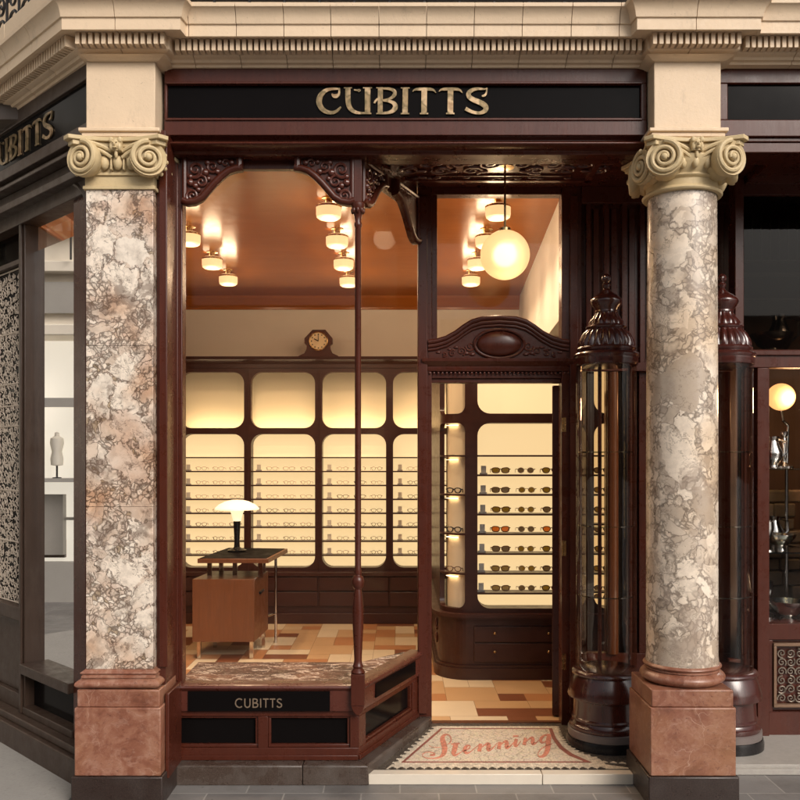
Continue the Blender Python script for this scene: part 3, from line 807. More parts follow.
# jamb beside the pier
mb = MB(); mb.box(-1.154, -1.112, 4.15, 4.36, .535, 3.166); mb.box(-1.1065, -1.088, 4.12, 4.36, .1, .50); mb.box(-1.140, -1.1005, 4.135, 4.20, .62, 3.09); mb.box(-1.156, -1.10, 4.40, 4.50, .1, 3.2); mb.box(-1.165, -1.087, BY-.01, BY+.05, .46, 3.12)
mb.box(-1.14, -1.105, BY-.025, BY-.005, .5, 3.10); mb.box(-1.51, -1.156, 4.445, 4.52, 0, 3.2)
mb.build('window_jamb', W, shop, bevel=.004)
# window rails and glass
dS = (SB-SA).normalized(); LS = (SB-SA).length; nS = Vector((dS.y, -dS.x))
mb = MB(); mb.box(-1.09, -.22, BY+.01, BY+.05, 3.06, 3.12)
mb.obox(SA, dS, 0.02, LS-.02, -.05, -.01, 3.06, 3.2)
wf = mb.build('window_frame', W, shop, bevel=.003)
mb = MB(); mb.box(-1.088, -.215, BY+.026, BY+.032, .475, 3.07); mb.build('glass_pane', M['glass'], wf, smooth=False)
mb = MB(); mb.obox(SA, dS, .02, LS-.03, -.034, -.028, .475, 3.07); mb.build('glass_pane', M['glass_s'], wf, smooth=False)
# marble window seat
mb = MB(); mb.prism([(-1.12, 4.42), (-.225, 4.42), (-.10, 4.55), (.085, 5.02), (.085, 5.06), (-1.12, 4.86)][0:0] or [(-1.12, 4.40), (-.215, 4.40), (.085, 5.10), (.02, 5.12), (-.22, 4.86), (-1.12, 4.86)], lambda u, v, w: (u, v, w), .435, .478)
mb.build('marble_window_seat', M['levanto'], shop, bevel=.003)
mb = MB(); mb.prism([(-1.12, 4.45), (-.24, 4.45), (.03, 5.08), (-.0, 5.08), (-.25, 4.83), (-1.12, 4.83)], lambda u, v, w: (u, v, w), .05, .434)
mb.build('seat_riser', M['wood_in'], shop)
# apron with boards
bpath = [(-1.145, BY), tuple(SA), tuple(SB)]
mb = MB()
mb.sweep(bpath, [(-.06, .345), (.015, .345), (.018, .36), (.02, .45), (.028, .456), (.034, .466), (.03, .476), (.01, .481), (-.02, .4815), (-.06, .4815)])
ap = mb.build('apron', M['wood_v'], shop, bevel=.002)
aD = BY-.02
mb = MB(); mb.box(WX(188, aD), WX(330, aD), BY-.0245, BY-.01, WZ(711, aD), WZ(691, aD)); ab = mb.build('apron_board', M['black_glass'], shop)
S, wd = sans('CUBITTS'); sc = (WX(283, aD)-WX(235.5, aD))/wd; hh = WZ(698.3, aD)-WZ(707.3, aD)
mb = MB()
for i, st in enumerate(S): mb.ribbon(st, lambda u, v, w: (WX(235.5, aD)+u*sc, BY-.0245-w, WZ(698.3, aD)-v*hh), 0, .0012+.0001*i, 1)
mb.build('lettering', M['dull_gold'], ab)
mb = MB(); mb.obox(SA, dS, .16, LS-.13, .01, .0245, .372, .446); mb.build('apron_board', M['black_glass'], shop)
# stall riser
mb = MB()
def riser(p, d, L, bays):
    mb.obox(p, d, 0, L, -.06, -.03, .10, .344)
    mb.obox(p, d, 0, L, -.03, .004, .100, .160); mb.obox(p, d, 0, L, -.03, .004, .318, .344)
    mb.obox(p, d, 0, L, -.03, .012, .100, .125)
    e = [0]+[q for b in bays for q in b]+[L]
    for i in range(0, len(e), 2): mb.obox(p, d, e[i], e[i+1], -.03, .004, .160, .318)
    for a, b in bays:
        mb.obox(p, d, a, b, -.03, -.006, .160, .176); mb.obox(p, d, a, b, -.03, -.006, .306, .318)
        mb.obox(p, d, a, a+.014, -.03, -.006, .176, .306); mb.obox(p, d, b-.014, b, -.03, -.006, .176, .306)
pm = (-1.145, BY); Lm = SA.x+1.145
bm_ = [(WX(174, BY)+1.145, WX(258, BY)+1.145), (WX(268, BY)+1.145, WX(350, BY)+1.145)]
riser(pm, (1, 0), Lm, bm_); bs_ = [(.08, LS-.12)]; riser(SA, dS, LS, bs_)
sr = mb.build('stall_riser', W, shop, bevel=.0025)
for (p, d, bb) in ((pm, (1, 0), bm_), (SA, dS, bs_)):
    for a, b in bb:
        mb = MB(); mb.obox(p, d, a+.014, b-.014, -.03, -.024, .176, .306); mb.build('black_panel', M['black_glass'], sr)
# granite base
mb = MB(); mb.sweep([(-1.10, BY-.005), (SA.x, BY-.005), (SB.x+.0, SB.y)], [(-.06, 0), (.075, 0), (.075, .092), (.068, .099), (-.06, .099)], joints={0: [.62]})
mb.build('granite_base', M['granite'], shop, bevel=.004)
# turned mullion
mx, my = WX(358, BY-.02), BY-.02
def zz(y): return WZ(y, my)
mb = MB()
mb.box(mx-.034, mx+.034, my-.034, my+.034, zz(704), zz(673))
mb.lathe(mx, my, [(.03, zz(673)), (.036, zz(672)), (.03, zz(670)), (.022, zz(668)), (.028, zz(666)), (.022, zz(664)), (.019, zz(660)), (.022, zz(645)), (.028, zz(622)), (.028, zz(610)), (.022, zz(595)), (.017, zz(589)), (.026, zz(587)), (.031, zz(583)), (.031, zz(580)), (.026, zz(577)), (.016, zz(575)), (.020, zz(572)), (.0155, zz(569)), (.0155, zz(228)), (.02, zz(226)), (.02, zz(224)), (.015, zz(222)), (.02, zz(216)), (.03, zz(210)), (.034, zz(207)), (.034, zz(204)), (.03, zz(203))], 24)
mb.prism([(-.034, 0), (-.034, .03), (0, -.01)][0:0] or [(-.034, 0), (.034, 0), (.02, -.035), (0, -.05), (-.02, -.035)], lambda u, v, w: (mx+u, w, zz(704)+v), my-.03, my+.03)
mb.box(mx-.02, mx+.02, my-.018, my+.02, zz(203), 3.12)
for k in range(8):
    a = 2*PI*k/8; mb.ball((mx+.027*math.cos(a), my+.027*math.sin(a), zz(211)), .009, 8, 6, sc=(1, 1, 1.8))
mb.build('turned_mullion', W, shop, bevel=.002)
# brackets
def bracket(fn, mir=1, sc=1.0, carved=True):
    """local px units: u from the post (0) outwards, v downwards from 0"""
    s_ = .00498*sc
    f = (lambda u, v, w: fn(mir*u*s_, -v*s_, w))
    curve = [(61, 16), (54, 17), (47, 19.5), (40, 25), (33, 32), (27, 39), (21, 46), (14, 50), (6, 51), (1, 49)]
    mb = MB()
    poly = [(0, 0), (61, 0)]+curve[:1]+curve[1:]
    poly = [(0, 0)]+[(0, 49)]+curve[::-1][1:]+[(61, 0)]
    mb.prism(poly, f, -.01, .012)
    pts = [f(u, v-3.5, .018) for u, v in curve]
    mb.tube(pts, .0185, 10); mb.tube([f(58, 1, .018), f(58, 14, .018)], .018, 8)
    mb.tube([f(3, 2, .012), f(3, 46, .012)], .014, 8); mb.tube([f(0, 2, .012), f(60, 2, .012)], .013, 8)
    o = mb.build('bracket', W, shop)
    if not carved: return
    mb = MB()
    fw = lambda u, v, w: f(u, v, w)
    scroll2(mb, fw, 11, 41, 7.5, 2.0, 0, 1, .008, 30, .02, 6)
    scroll2(mb, fw, 14, 15, 8.5, 1.5, 2, -1, .008, 26, .02, 6)
    scroll2(mb, fw, 20, 27, 6.5, 1.4, 4, 1, .007, 24, .02, 6)
    scroll2(mb, fw, 31, 12, 6, 1.5, 1, 1, .007, 24, .02, 6)
    scroll2(mb, fw, 44, 8.5, 4.2, 1.3, 0, -1, .006, 20, .02, 6)
    for u, v, r in ((9, 28, 3), (14, 31, 2.5), (24, 18, 3), (36, 17, 2.5), (26, 8, 2.5), (38, 7, 2), (50, 8, 2.4), (9, 22, 2.2), (17, 35, 2.2), (27, 24, 2)):
        c = f(u, v, .016); mb.ball(c, r*s_*1.3, 8, 6)
    mb.build('carving', M['wood_v'], o)
bz = 3.118
bracket(lambda u, v, w: (-1.087+u, BY-w-.012, bz+v), 1)
bracket(lambda u, v, w: (mx-.012+u, BY-w-.012, bz+v), -1)
fS = lambda u, v, w: (SA.x+dS.x*(u+.02)+nS.x*(w+.0), SA.y+dS.y*(u+.02)+nS.y*(w+.0), bz+v)
bracket(fS, 1, .95)
fS2 = lambda u, v, w: (SA.x+dS.x*(LS-.05+u)+nS.x*(w), SA.y+dS.y*(LS-.05+u)+nS.y*(w), bz+.02+v)
bracket(fS2, -1, 1.15, False)

# door frame
DY = 5.16
mb = MB()
for x0, x1 in ((WX(415, DY)+.015, WX(431.5, DY)), (WX(560.5, DY), WX(580, DY))):
    mb.box(x0, x1, DY-.04, DY+.06, .04, 3.2)
mb.box(WX(418, DY), WX(427, DY), DY-.062, DY-.04, .12, 3.14); mb.box(WX(568, DY), WX(576, DY), DY-.062, DY-.04, .12, 3.14)
mb.box(WX(431.5, DY), WX(437, DY), DY-.02, DY+.05, 2.2, 3.2)
mb.box(WX(431.5, DY), WX(560.5, DY), DY-.03, DY+.05, WZ(196, DY), 3.2)
mb.box(WX(431.5, DY), WX(560.5, DY), DY-.012, DY+.06, WZ(383, DY), WZ(357, DY))
mb.box(WX(431.5, DY), WX(560.5, DY), DY-.028, DY-.01, WZ(378, DY)-.004, WZ(374.5, DY))
df = mb.build('door_frame', W, shop, bevel=.003)
mb = MB(); mb.box(WX(436, DY), WX(561, DY), DY+.02, DY+.026, WZ(340, DY), WZ(194, DY)); mb.build('transom_pane', M['glass'], df, smooth=False)
for k in range(3):
    mb = MB(); mb.box(WX(561.2, DY)-.003, WX(564.5, DY), DY-.048, DY-.036, WZ((432, 555, 668)[k], DY), WZ((418, 540, 652)[k], DY)); mb.build('hinge', M['brass'], df)
# door head cornice and pediment
mb = MB()
xa, xb = WX(427.5, DY), WX(569, DY)
mb.sweep([(xa, DY+.02), (xa, DY-.045), (xb, DY-.045), (xb, DY+.02)], [(-.03, WZ(371, 5.1)), (0, WZ(371, 5.1)), (.005, WZ(369, 5.1)), (.005, WZ(366, 5.1)), (.02, WZ(364, 5.1)), (.035, WZ(361.5, 5.1)), (.036, WZ(358.5, 5.1)), (-.03, WZ(358, 5.1))])
pz = WZ(358, 5.1)
pd = mb.build('door_head', W, shop, bevel=.002)
mb = MB()
for k in range(34): mb.ball((xa+.012+(xb-xa-.024)*k/33, DY-.046, WZ(372.8, 5.1)), .0075, 8, 6)
mb.build('bead_row', M['wood_v'], pd)
top = [(428, 340.5), (436, 339.5), (446, 336.5), (456, 331), (464, 325), (472, 320), (482, 317), (499, 315.8), (516, 317), (526, 320), (534, 325), (542, 331), (552, 336.5), (562, 339.5), (569, 340.5)]
fP = lambda u, v, w: (WX(u, 5.1), DY-.03-w, WZ(v, 5.1))
mb = MB()
mb.prism([(428, 358), (569, 358)]+top[::-1], fP, -.03, .012)
for dv, w, r in ((1.5, .03, .014), (5.5, .022, .014), (9, .014, .011)): mb.tube([fP(u, v+dv, w) for u, v in top], r, 10)
pe = mb.build('pediment', W, shop)
mb = MB(); 
fB = lambda a, k: fP(499.5+25*k*math.cos(a), 343.5+14.5*k*math.sin(a), .02)
mb.tube([fB(2*PI*i/40, 1) for i in range(40)], .009, 8, closed=True)
cc = fP(499.5, 343.5, .014); mb.ball(cc, 1, 28, 14, sc=(.132, .032, .074))
mb.build('oval_boss', M['wood'], pe)
mb = MB()
for sgn in (-1, 1):
    for (u, v, r, tn, a0) in ((29, 346, 5, 1.5, 0), (38, 351, 4.5, 1.4, 2), (47, 353, 3.5, 1.4, 4), (55, 354, 2.6, 1.3, 1)):
        scroll2(mb, lambda p, q, w: fP(499.5+sgn*p, q, w), u, v, r, tn, a0, 1, .006, 22, .015, 6)
    for (u, v, r) in ((33, 353, .012), (43, 347, .011), (50, 349, .008), (27, 354, .012), (61, 352, .010)): mb.ball(fP(499.5+sgn*u, v, .014), r, 8, 6, sc=(1.6, .7, .8))
mb.build('carving', M['wood_v'], pe)
# open door leaf folded against the right side
door = thing('shop_door', 'glazed mahogany door leaf standing open inside the doorway', 'door', (WX(561, DY), DY+.08, .05), None)
dl = Vector((1.115-.962, 5.93-5.27)).normalized(); dp = Vector((.962, 5.27))
mb = MB()
for a in ((0, .08, .06, 2.05), (.60, .68, .06, 2.05), (.08, .60, .06, .28), (.08, .60, 1.95, 2.05)): mb.obox(dp, dl, a[0], a[1], -.045, 0, a[2], a[3])
mb.build('leaf', W, door, bevel=.003)
mb = MB(); mb.obox(dp, dl, .08, .60, -.026, -.02, .28, 1.95); mb.build('pane', M['glass'], door, smooth=False)
mb = MB(); 
q = dp+dl*.64; nD = Vector((dl.y, -dl.x))
for s_ in (-1,):
    h = q-nD*.0
    mb.tube([(h.x, h.y, 1.02), (h.x-.05, h.y-.01, 1.02), (h.x-.055, h.y-.06, 1.02)], .009, 8); mb.box(h.x-.012, h.x, h.y-.02, h.y+.02, .90, 1.08)
mb.build('handle', M['brass'], door)

# panelled wall right of the door, behind the showcases
mb = MB()
wy = 5.16
xs = [WX(580, wy), WX(604, wy), 1.30, 1.41]
mb.box(xs[0], 1.95, wy, wy+.06, 2.15, 3.2)
mb.box(xs[0], 1.95, wy, wy+.06, .0, .46)
mb.box(xs[0], xs[0]+.012, wy, wy+.06, .46, 2.15)
mb.box(1.41, 1.95, wy, wy+.06, .46, 2.15)
for k in range(8):
    x = xs[0]+.03+k*.105
    mb.box(x, x+.03, wy-.03, wy, 2.16, 3.12); mb.box(x+.045, x+.08, wy-.012, wy, 2.2, 3.08)
mb.box(xs[0], 1.95, wy-.05, wy, 3.10, 3.2); mb.box(xs[0], 1.95, wy-.04, wy, 2.12, 2.17)
mb.build('panelled_wall', W, shop, bevel=.003)
mb = MB(); mb.lathe(1.255, wy-.0, [(.034, .46), (.034, 2.15)], 20); mb.box(1.218, 1.292, wy+.01, wy+.06, .46, 2.15)
mb.build('window_post', m_wood('lit_post_wood', (.085, .027, .011), (.15, .052, .021), .22, .5), shop)  # wood coloured lighter to stand for interior light on the post
mb = MB(); mb.box(xs[0]+.012, xs[1]+.02, wy+.02, wy+.026, .46, 2.15); mb.build('side_light', M['glass'], shop, smooth=False)
mb = MB(); mb.box(1.292, 1.41, wy+.02, wy+.03, .46, 2.15); mb.build('dark_side_light', M['black_glass'], shop)

# ================================================================== CURVED SHOWCASES
def showcase(cx, cy, label):
    t = thing('curved_showcase', label, 'showcase', (cx, cy, 0), 'turned showcases flanking the marble column')
    mb = MB()
    mb.lathe(cx, cy, [(.0, .02), (.215, .02), (.217, .075), (.210, .10)], 56); mb.build('kicking_plinth', M['black'], t)
    mb = MB(); mb.lathe(cx, cy, [(.205, .10), (.207, .102), (.207, .138), (.198, .142)], 56); mb.build('highlight_band', m_plain('dull_highlight', (.17, .14, .13), .35, .2, .2, 9), t)  # paler grey ring stands in for a dull highlight on the wood
    mb = MB()
    mb.lathe(cx, cy, [(.196, .14), (.20, .15), (.196, .165), (.186, .172), (.180, .185), (.186, .192), (.186, .200), (.178, .208), (.176, .29), (.178, .30), (.186, .305), (.206, .312), (.209, .322), (.200, .36), (.186, .41), (.176, .43), (.186, .436), (.188, .445), (.182, .455), (.172, .462), (0, .463)], 56)
    mb.build('base', M['wood_g'], t)
    mb = MB(); mb.lathe(cx, cy, [(.163, .463), (.163, 2.115)], 56); mb.build('glass_cylinder', M['glass_v'], t)
    mb = MB()
    for a in (.35, PI-.35, PI/2): mb.tube([(cx+.155*math.cos(a), cy+.155*math.sin(a), .463), (cx+.155*math.cos(a), cy+.155*math.sin(a), 2.115)], .011, 8)
    mb.build('glazing_bars', W, t)
    for z in (.86, 1.24, 1.64):
        mb = MB(); mb.lathe(cx, cy, [(0, z), (.152, z), (.152, z+.006), (0, z+.006)], 40); mb.build('glass_shelf', M['glass_shelf'], t)
    mb = MB()
    mb.lathe(cx, cy, [(0, 2.113), (.155, 2.113), (.168, 2.118), (.172, 2.13), (.172, 2.155), (.176, 2.16), (.178, 2.172), (.172, 2.182), (.16, 2.187), (.152, 2.19), (.158, 2.198), (.160, 2.208), (.154, 2.216)], 56)
    mb.lathe(cx, cy, [(.150, 2.214), (.150, 2.232), (.143, 2.255), (.128, 2.285), (.112, 2.305), (.104, 2.315)], 110, lobes=22, amp=.10, z0=2.22, z1=2.31)
    mb.lathe(cx, cy, [(.104, 2.313), (.110, 2.318), (.112, 2.326), (.106, 2.333), (.096, 2.338)], 56)
    mb.lathe(cx, cy, [(.097, 2.337), (.092, 2.355), (.076, 2.375), (.064, 2.395), (.060, 2.405)], 96, lobes=16, amp=.10, z0=2.34, z1=2.40)
    mb.lathe(cx, cy, [(.060, 2.404), (.064, 2.41), (.062, 2.418), (.068, 2.43), (.080, 2.445), (.086, 2.458), (.088, 2.468), (.086, 2.476), (.078, 2.486), (.062, 2.50), (.045, 2.512), (.030, 2.522), (.020, 2.532), (.016, 2.54), (.022, 2.55), (.024, 2.56), (.018, 2.57), (.014, 2.575)], 48)
    mb.lathe(cx, cy, [(.014, 2.574), (.023, 2.585), (.024, 2.6), (.016, 2.615), (0, 2.624)], 30, lobes=8, amp=.25, z0=2.58, z1=2.62)
    mb.build('turned_dome', M['wood_g'], t)
showcase(1.131, 4.80, 'curved glass showcase with turned dome between the doorway and the marble column')
showcase(1.765, 4.80, 'curved glass showcase partly hidden behind the right side of the marble column')

# ================================================================== MOSAIC DOORSTEP
mos = thing('mosaic_doorstep', 'cream mosaic doorstep lettered Stenning in pink script before the open door', 'mosaic', (.5, 4.7, 0))
mb = MB()
body = [(-.19, 4.375), (1.27, 4.375), (1.27, 5.15), (.14, 5.15)]
mb.prism(body, lambda u, v, w: (u, v, w), .0, .050); mb.build('setting_bed', M['tess_black'], mos)
def MZ(px, py, z=.055): D = GD(py, z); return (WX(px, D), D)
def mpoly(pts, z0, z1, mat, name):
    p = [MZ(x, y, .052) for x, y in pts]
    mb = MB(); mb.prism([(a, b) for a, b in p][::-1], lambda u, v, w: (u, v, w), z0, z1); return mb.build(name, mat, mos)
cur_in = [(550, 729.5), (553, 738), (560, 747), (570, 754.5), (588, 761)]
# pale border, red line and field stacked as thin inlays
bord = [(394.5, 764.5), (437, 726), (556, 726), (560, 736), (567, 745), (578, 752), (600, 759), (606, 764.5)]
mpoly(bord, .048, .0515, M['tess_white'], 'pale_border')
mpoly([(401, 762.6), (440.5, 728.2), (552, 728.2), (556, 738), (563, 747), (573, 754), (592, 762.6)], .049, .0525, M['tess_red'], 'red_line')
mpoly([(405.5, 761.4), (442.5, 729.3), (549, 729.3), (552, 738.5), (559, 748.5), (569, 756), (583, 761.4)], .050, .0535, M['mosaic'], 'field')
mb = MB()
def teeth(pts, size, z, inv=False):
    P = [Vector(MZ(x, y, .052)) for x, y in pts]
    for a, b in zip(P[:-1], P[1:]):
        L = (b-a).length; n = max(1, round(L/(size*3.4)))
        d = (b-a)/L; nn = Vector((-d.y, d.x))
        for k in range(n):
            c = a+d*(L*(k+.5)/n)
            for (u0, u1, v0, v1) in ((-1.4, 1.4, -.9, .1), (-.5, .5, -.9, 1.3), (-.9, .9, .1, .6)):
                q = [c+d*size*u0+nn*size*v0, c+d*size*u1+nn*size*v0, c+d*size*u1+nn*size*v1, c+d*size*u0+nn*size*v1]
                mb.hexa([(p.x, p.y, .047) for p in q]+[(p.x, p.y, z+random.random()*.0004) for p in q])
teeth([(394.5, 764.5), (437, 726)], .0165, .0519); teeth([(556, 726), (560, 736), (567, 745), (578, 752), (598, 758.5)], .012, .0519)
teeth([(600, 761.5), (636, 763.5)], .012, .0519)
mb.build('border_teeth', M['tess_white'], mos)
mb = MB()
teeth([(606, 768.2), (388, 768.2)][::-1], .0135, .0524); teeth([(437, 722.5), (556, 722.5)][::-1], .010, .0521)
mb.build('dark_border_teeth', M['tess_black'], mos)
mpoly([(386, 768.6), (392, 764.2), (606, 764.2), (636, 768.6)], .048, .0512, M['tess_white'], 'front_border')
mb = MB()
def prismxy(pts, z0, z1): mb.prism(pts, lambda u, v, w: (u, v, w), z0, z1)
prismxy([(-.155, 4.31), (.70, 4.31), (.70, 4.373), (-.155, 4.373)], 0, .052); prismxy([(.703, 4.31), (1.155, 4.31), (1.155, 4.373), (.703, 4.373)], 0, .052)
mb.build('white_marble_edge', M['white_marble'], mos, bevel=.003)
A = (415, 725, 10.); B = (480, 725, 10.)
strokes = [
 (A, [(150, 300, 14), (185, 300, 24), (203, 288, 12), (170, 271, 6), (115, 268, 6), (75, 288, 7), (74, 312, 7), (115, 331, 7), (185, 334, 9), (248, 322, 16), (288, 290, 42), (300, 235, 58), (286, 180, 54), (272, 140, 50), (285, 105, 32), (320, 90, 10), (352, 108, 10), (364, 150, 12), (350, 180, 9), (325, 192, 6)]),
 (A, [(140, 205, 4), (180, 224, 4), (260, 222, 4)]),
 (A, [(412, 180, 48), (396, 245, 50), (382, 285, 46), (400, 304, 22), (440, 285, 7), (485, 252, 6)]), (A, [(362, 192, 10), (400, 186, 14), (448, 184, 14)]),
 (A, [(485, 262, 8), (530, 244, 8), (556, 216, 12), (540, 200, 10), (508, 214, 30), (492, 255, 42), (512, 283, 24), (550, 274, 8), (600, 228, 6), (650, 190, 6)]),
 (A, [(656, 188, 36), (642, 266, 40)]), (A, [(650, 240, 6), (700, 195, 10), (735, 184, 34), (738, 215, 48), (732, 250, 42), (765, 246, 8), (805, 200, 6)]),
 (B, [(60, 235, 6), (100, 252, 8), (130, 235, 6), (172, 178, 6)]),
 (B, [(200, 170, 34), (188, 242, 38)]), (B, [(195, 215, 6), (235, 168, 10), (268, 162, 36), (268, 200, 42), (264, 228, 38), (300, 218, 8), (335, 175, 6)]),
 (B, [(364, 140, 34), (346, 206, 38), (375, 210, 8), (408, 160, 6)]), (B, [(330, 112, 12), (385, 110, 12)]),
 (B, [(456, 130, 32), (442, 202, 36)]), (B, [(450, 180, 6), (495, 132, 10), (528, 128, 36), (528, 165, 40), (526, 190, 34), (562, 180, 8), (590, 150, 6)]),
 (B, [(682, 98, 10), (640, 102, 14), (606, 140, 36), (612, 178, 22), (650, 172, 9), (678, 135, 7)]),
 (B, [(692, 92, 40), (684, 160, 52), (680, 240, 52), (652, 300, 38), (605, 322, 14), (577, 306, 6), (586, 265, 6), (640, 215, 6), (722, 188, 5)]),
]
mb = MB()
def mfn(u, v, w): x, y = MZ(u, v, .0545); return (x, y, w)
for i, (O, st) in enumerate(strokes):
    mb.ribbon([(O[0]+x/O[2], O[1]+y/O[2], w/O[2]) for x, y, w in st], mfn, .052, .0548+.00008*i)
mb.build('lettering', M['tess_pink'], mos)
mb = MB(); mb.box(.19, .95, 5.15, 5.185, .0, .058); mb.build('brass_threshold', M['teak'], mos)

# ================================================================== INTERIOR SHELVING
def rounded_cell(mb, f, u0, u1, z0, z1, a0, a1, b0, b1, r, depth, m=10, k=6, back=None):
    """frame face between the cell u0..u1,z0..z1 and a rounded opening a0..a1,b0..b1; reveals go back by depth"""
    inn = []; out = []
    def side(p0, p1, q0, q1, n):
        for i in range(n): t_ = i/n; inn.append((p0[0]+(p1[0]-p0[0])*t_, p0[1]+(p1[1]-p0[1])*t_)); out.append((q0[0]+(q1[0]-q0[0])*t_, q0[1]+(q1[1]-q0[1])*t_))
    def corner(cx, cz, aS, qa, qc, qb):
        for i in range(k):
            t_ = i/k; a = aS+PI/2*t_
            inn.append((cx+r*math.cos(a), cz+r*math.sin(a)))
            if t_ < .5: s_ = t_*2; out.append((qa[0]+(qc[0]-qa[0])*s_, qa[1]+(qc[1]-qa[1])*s_))
            else: s_ = t_*2-1; out.append((qc[0]+(qb[0]-qc[0])*s_, qc[1]+(qb[1]-qc[1])*s_))
    side((a0+r, b0), (a1-r, b0), (a0+r, z0), (a1-r, z0), m)
    corner(a1-r, b0+r, -PI/2, (a1-r, z0), (u1, z0), (u1, b0+r))
    side((a1, b0+r), (a1, b1-r), (u1, b0+r), (u1, b1-r), 2)
    corner(a1-r, b1-r, 0, (u1, b1-r), (u1, z1), (a1-r, z1))
    side((a1-r, b1), (a0+r, b1), (a1-r, z1), (a0+r, z1), m)
    corner(a0+r, b1-r, PI/2, (a0+r, z1), (u0, z1), (u0, b1-r))
    side((a0, b1-r), (a0, b0+r), (u0, b1-r), (u0, b0+r), 2)
    corner(a0+r, b0+r, PI, (u0, b0+r), (u0, z0), (a0+r, z0))
    n = len(inn)
    vs = [f(u, z, 0) for u, z in inn]+[f(u, z, 0) for u, z in out]+[f(u, z, -depth) for u, z in inn]
    fs = []
    for i in range(n):
        j = (i+1) % n
        fs.append((i, j, n+j, n+i)); fs.append((i, j, 2*n+j, 2*n+i))
    mb.add(vs, fs)
def sheet(mb, f, u0, u1, z0, z1, off, m=1):
    vs = []; 
    for i in range(m+1):
        u = u0+(u1-u0)*i/m; vs += [f(u, z0, off), f(u, z1, off)]
    mb.add(vs, [(2*i, 2*i+2, 2*i+3, 2*i+1) for i in range(m)])
def slab(mb, f, u0, u1, z0, z1, o0, o1, m=1):
    for i in range(m):
        a = u0+(u1-u0)*i/m; b = u0+(u1-u0)*(i+1)/m
        mb.hexa([f(a, z0, o1), f(b, z0, o1), f(b, z0, o0), f(a, z0, o0), f(a, z1, o1), f(b, z1, o1), f(b, z1, o0), f(a, z1, o0)])

UD = 8.37
def ux(px): return WX(px, UD)
def uz(py): return WZ(py, UD)
unit = thing('wall_display_unit', 'long mahogany wall unit with backlit rounded display bays behind the desk', 'shelving', (-.8, UD, .05))
fU = lambda u, z, o: (u, UD-o, z)
bays = [(176.5+71*i, 176.5+71*(i+1)) for i in range(-1, 5)]
bays[0] = (164.5, 176.5)
mb = MB()
for i, (a, b) in enumerate(bays):
    if i == 0:
        slab(mb, fU, -2.315, ux(176.5), uz(571), uz(368), -.15, 0); continue
    rounded_cell(mb, fU, ux(a), ux(b), uz(431), uz(368), ux(a+3.5), ux(b-3.5), uz(428), uz(372), .105, .08)
    rounded_cell(mb, fU, ux(a), ux(b), uz(571), uz(431), ux(a+3.5), ux(b-3.5), uz(567.5), uz(434), .105, .14)
mb.box(-2.315, ux(531.5), UD-.006, UD+.30, uz(368), uz(364))
mb.sweep([(-2.315, UD), (ux(531.5), UD)], [(-.3, uz(364)), (.01, uz(364)), (.015, uz(362.5)), (.05, uz(360)), (.055, uz(357)), (-.3, uz(357))])
for i in range(1, 6): mb.box(ux(bays[i][0])-.004, ux(bays[i][0])+.004, UD-.008, UD, uz(571), uz(368))
mb.build('carcass', M['wood_in'], unit)
for i, (a, b) in enumerate(bays[1:]):
    mb = MB(); sheet(mb, fU, ux(a), ux(b), uz(431.5), uz(368), -.24); mb.build('upper_back_panel', M['panel_top'], unit, smooth=False)
    mb = MB(); sheet(mb, fU, ux(a), ux(b), uz(571), uz(431), -.14); mb.build('lit_back_panel', M['panel'], unit, smooth=False)
    mb = MB(); mb.box(ux(a)+.04, ux(b)-.04, UD+.10, UD+.15, uz(430.4), uz(429.4)); mb.build('light_strip', M['led'], unit)
    mb = MB()
    for y in (457, 471, 485, 499, 513, 527, 541, 555): mb.box(ux(a+2), ux(b-2), UD+.012, UD+.14, uz(y)-.012, uz(y))
    mb.build('shelves', M['wood_in'], unit)
mb = MB(); mb.box(-2.315, ux(531.5), UD-.10, UD+.3, uz(575), uz(571)); mb.box(-2.315, ux(531.5), UD-.07, UD+.3, .14, uz(575)); mb.box(-2.315, ux(531.5), UD-.10, UD+.3, .05, .15)
un = mb.build('base_cupboard', M['wood_in'], unit, bevel=.003)
for i, (a, b) in enumerate(bays[1:]):
    for y0, y1 in ((577, 590.5), (592, 606)):
        mb = MB(); D = UD-.08; mb.box(WX(a+1, D), WX(b-1, D), D-.012, D+.02, WZ(y1, D), WZ(y0, D)); d_ = mb.build('drawer', M['wood_in'], unit, bevel=.003)

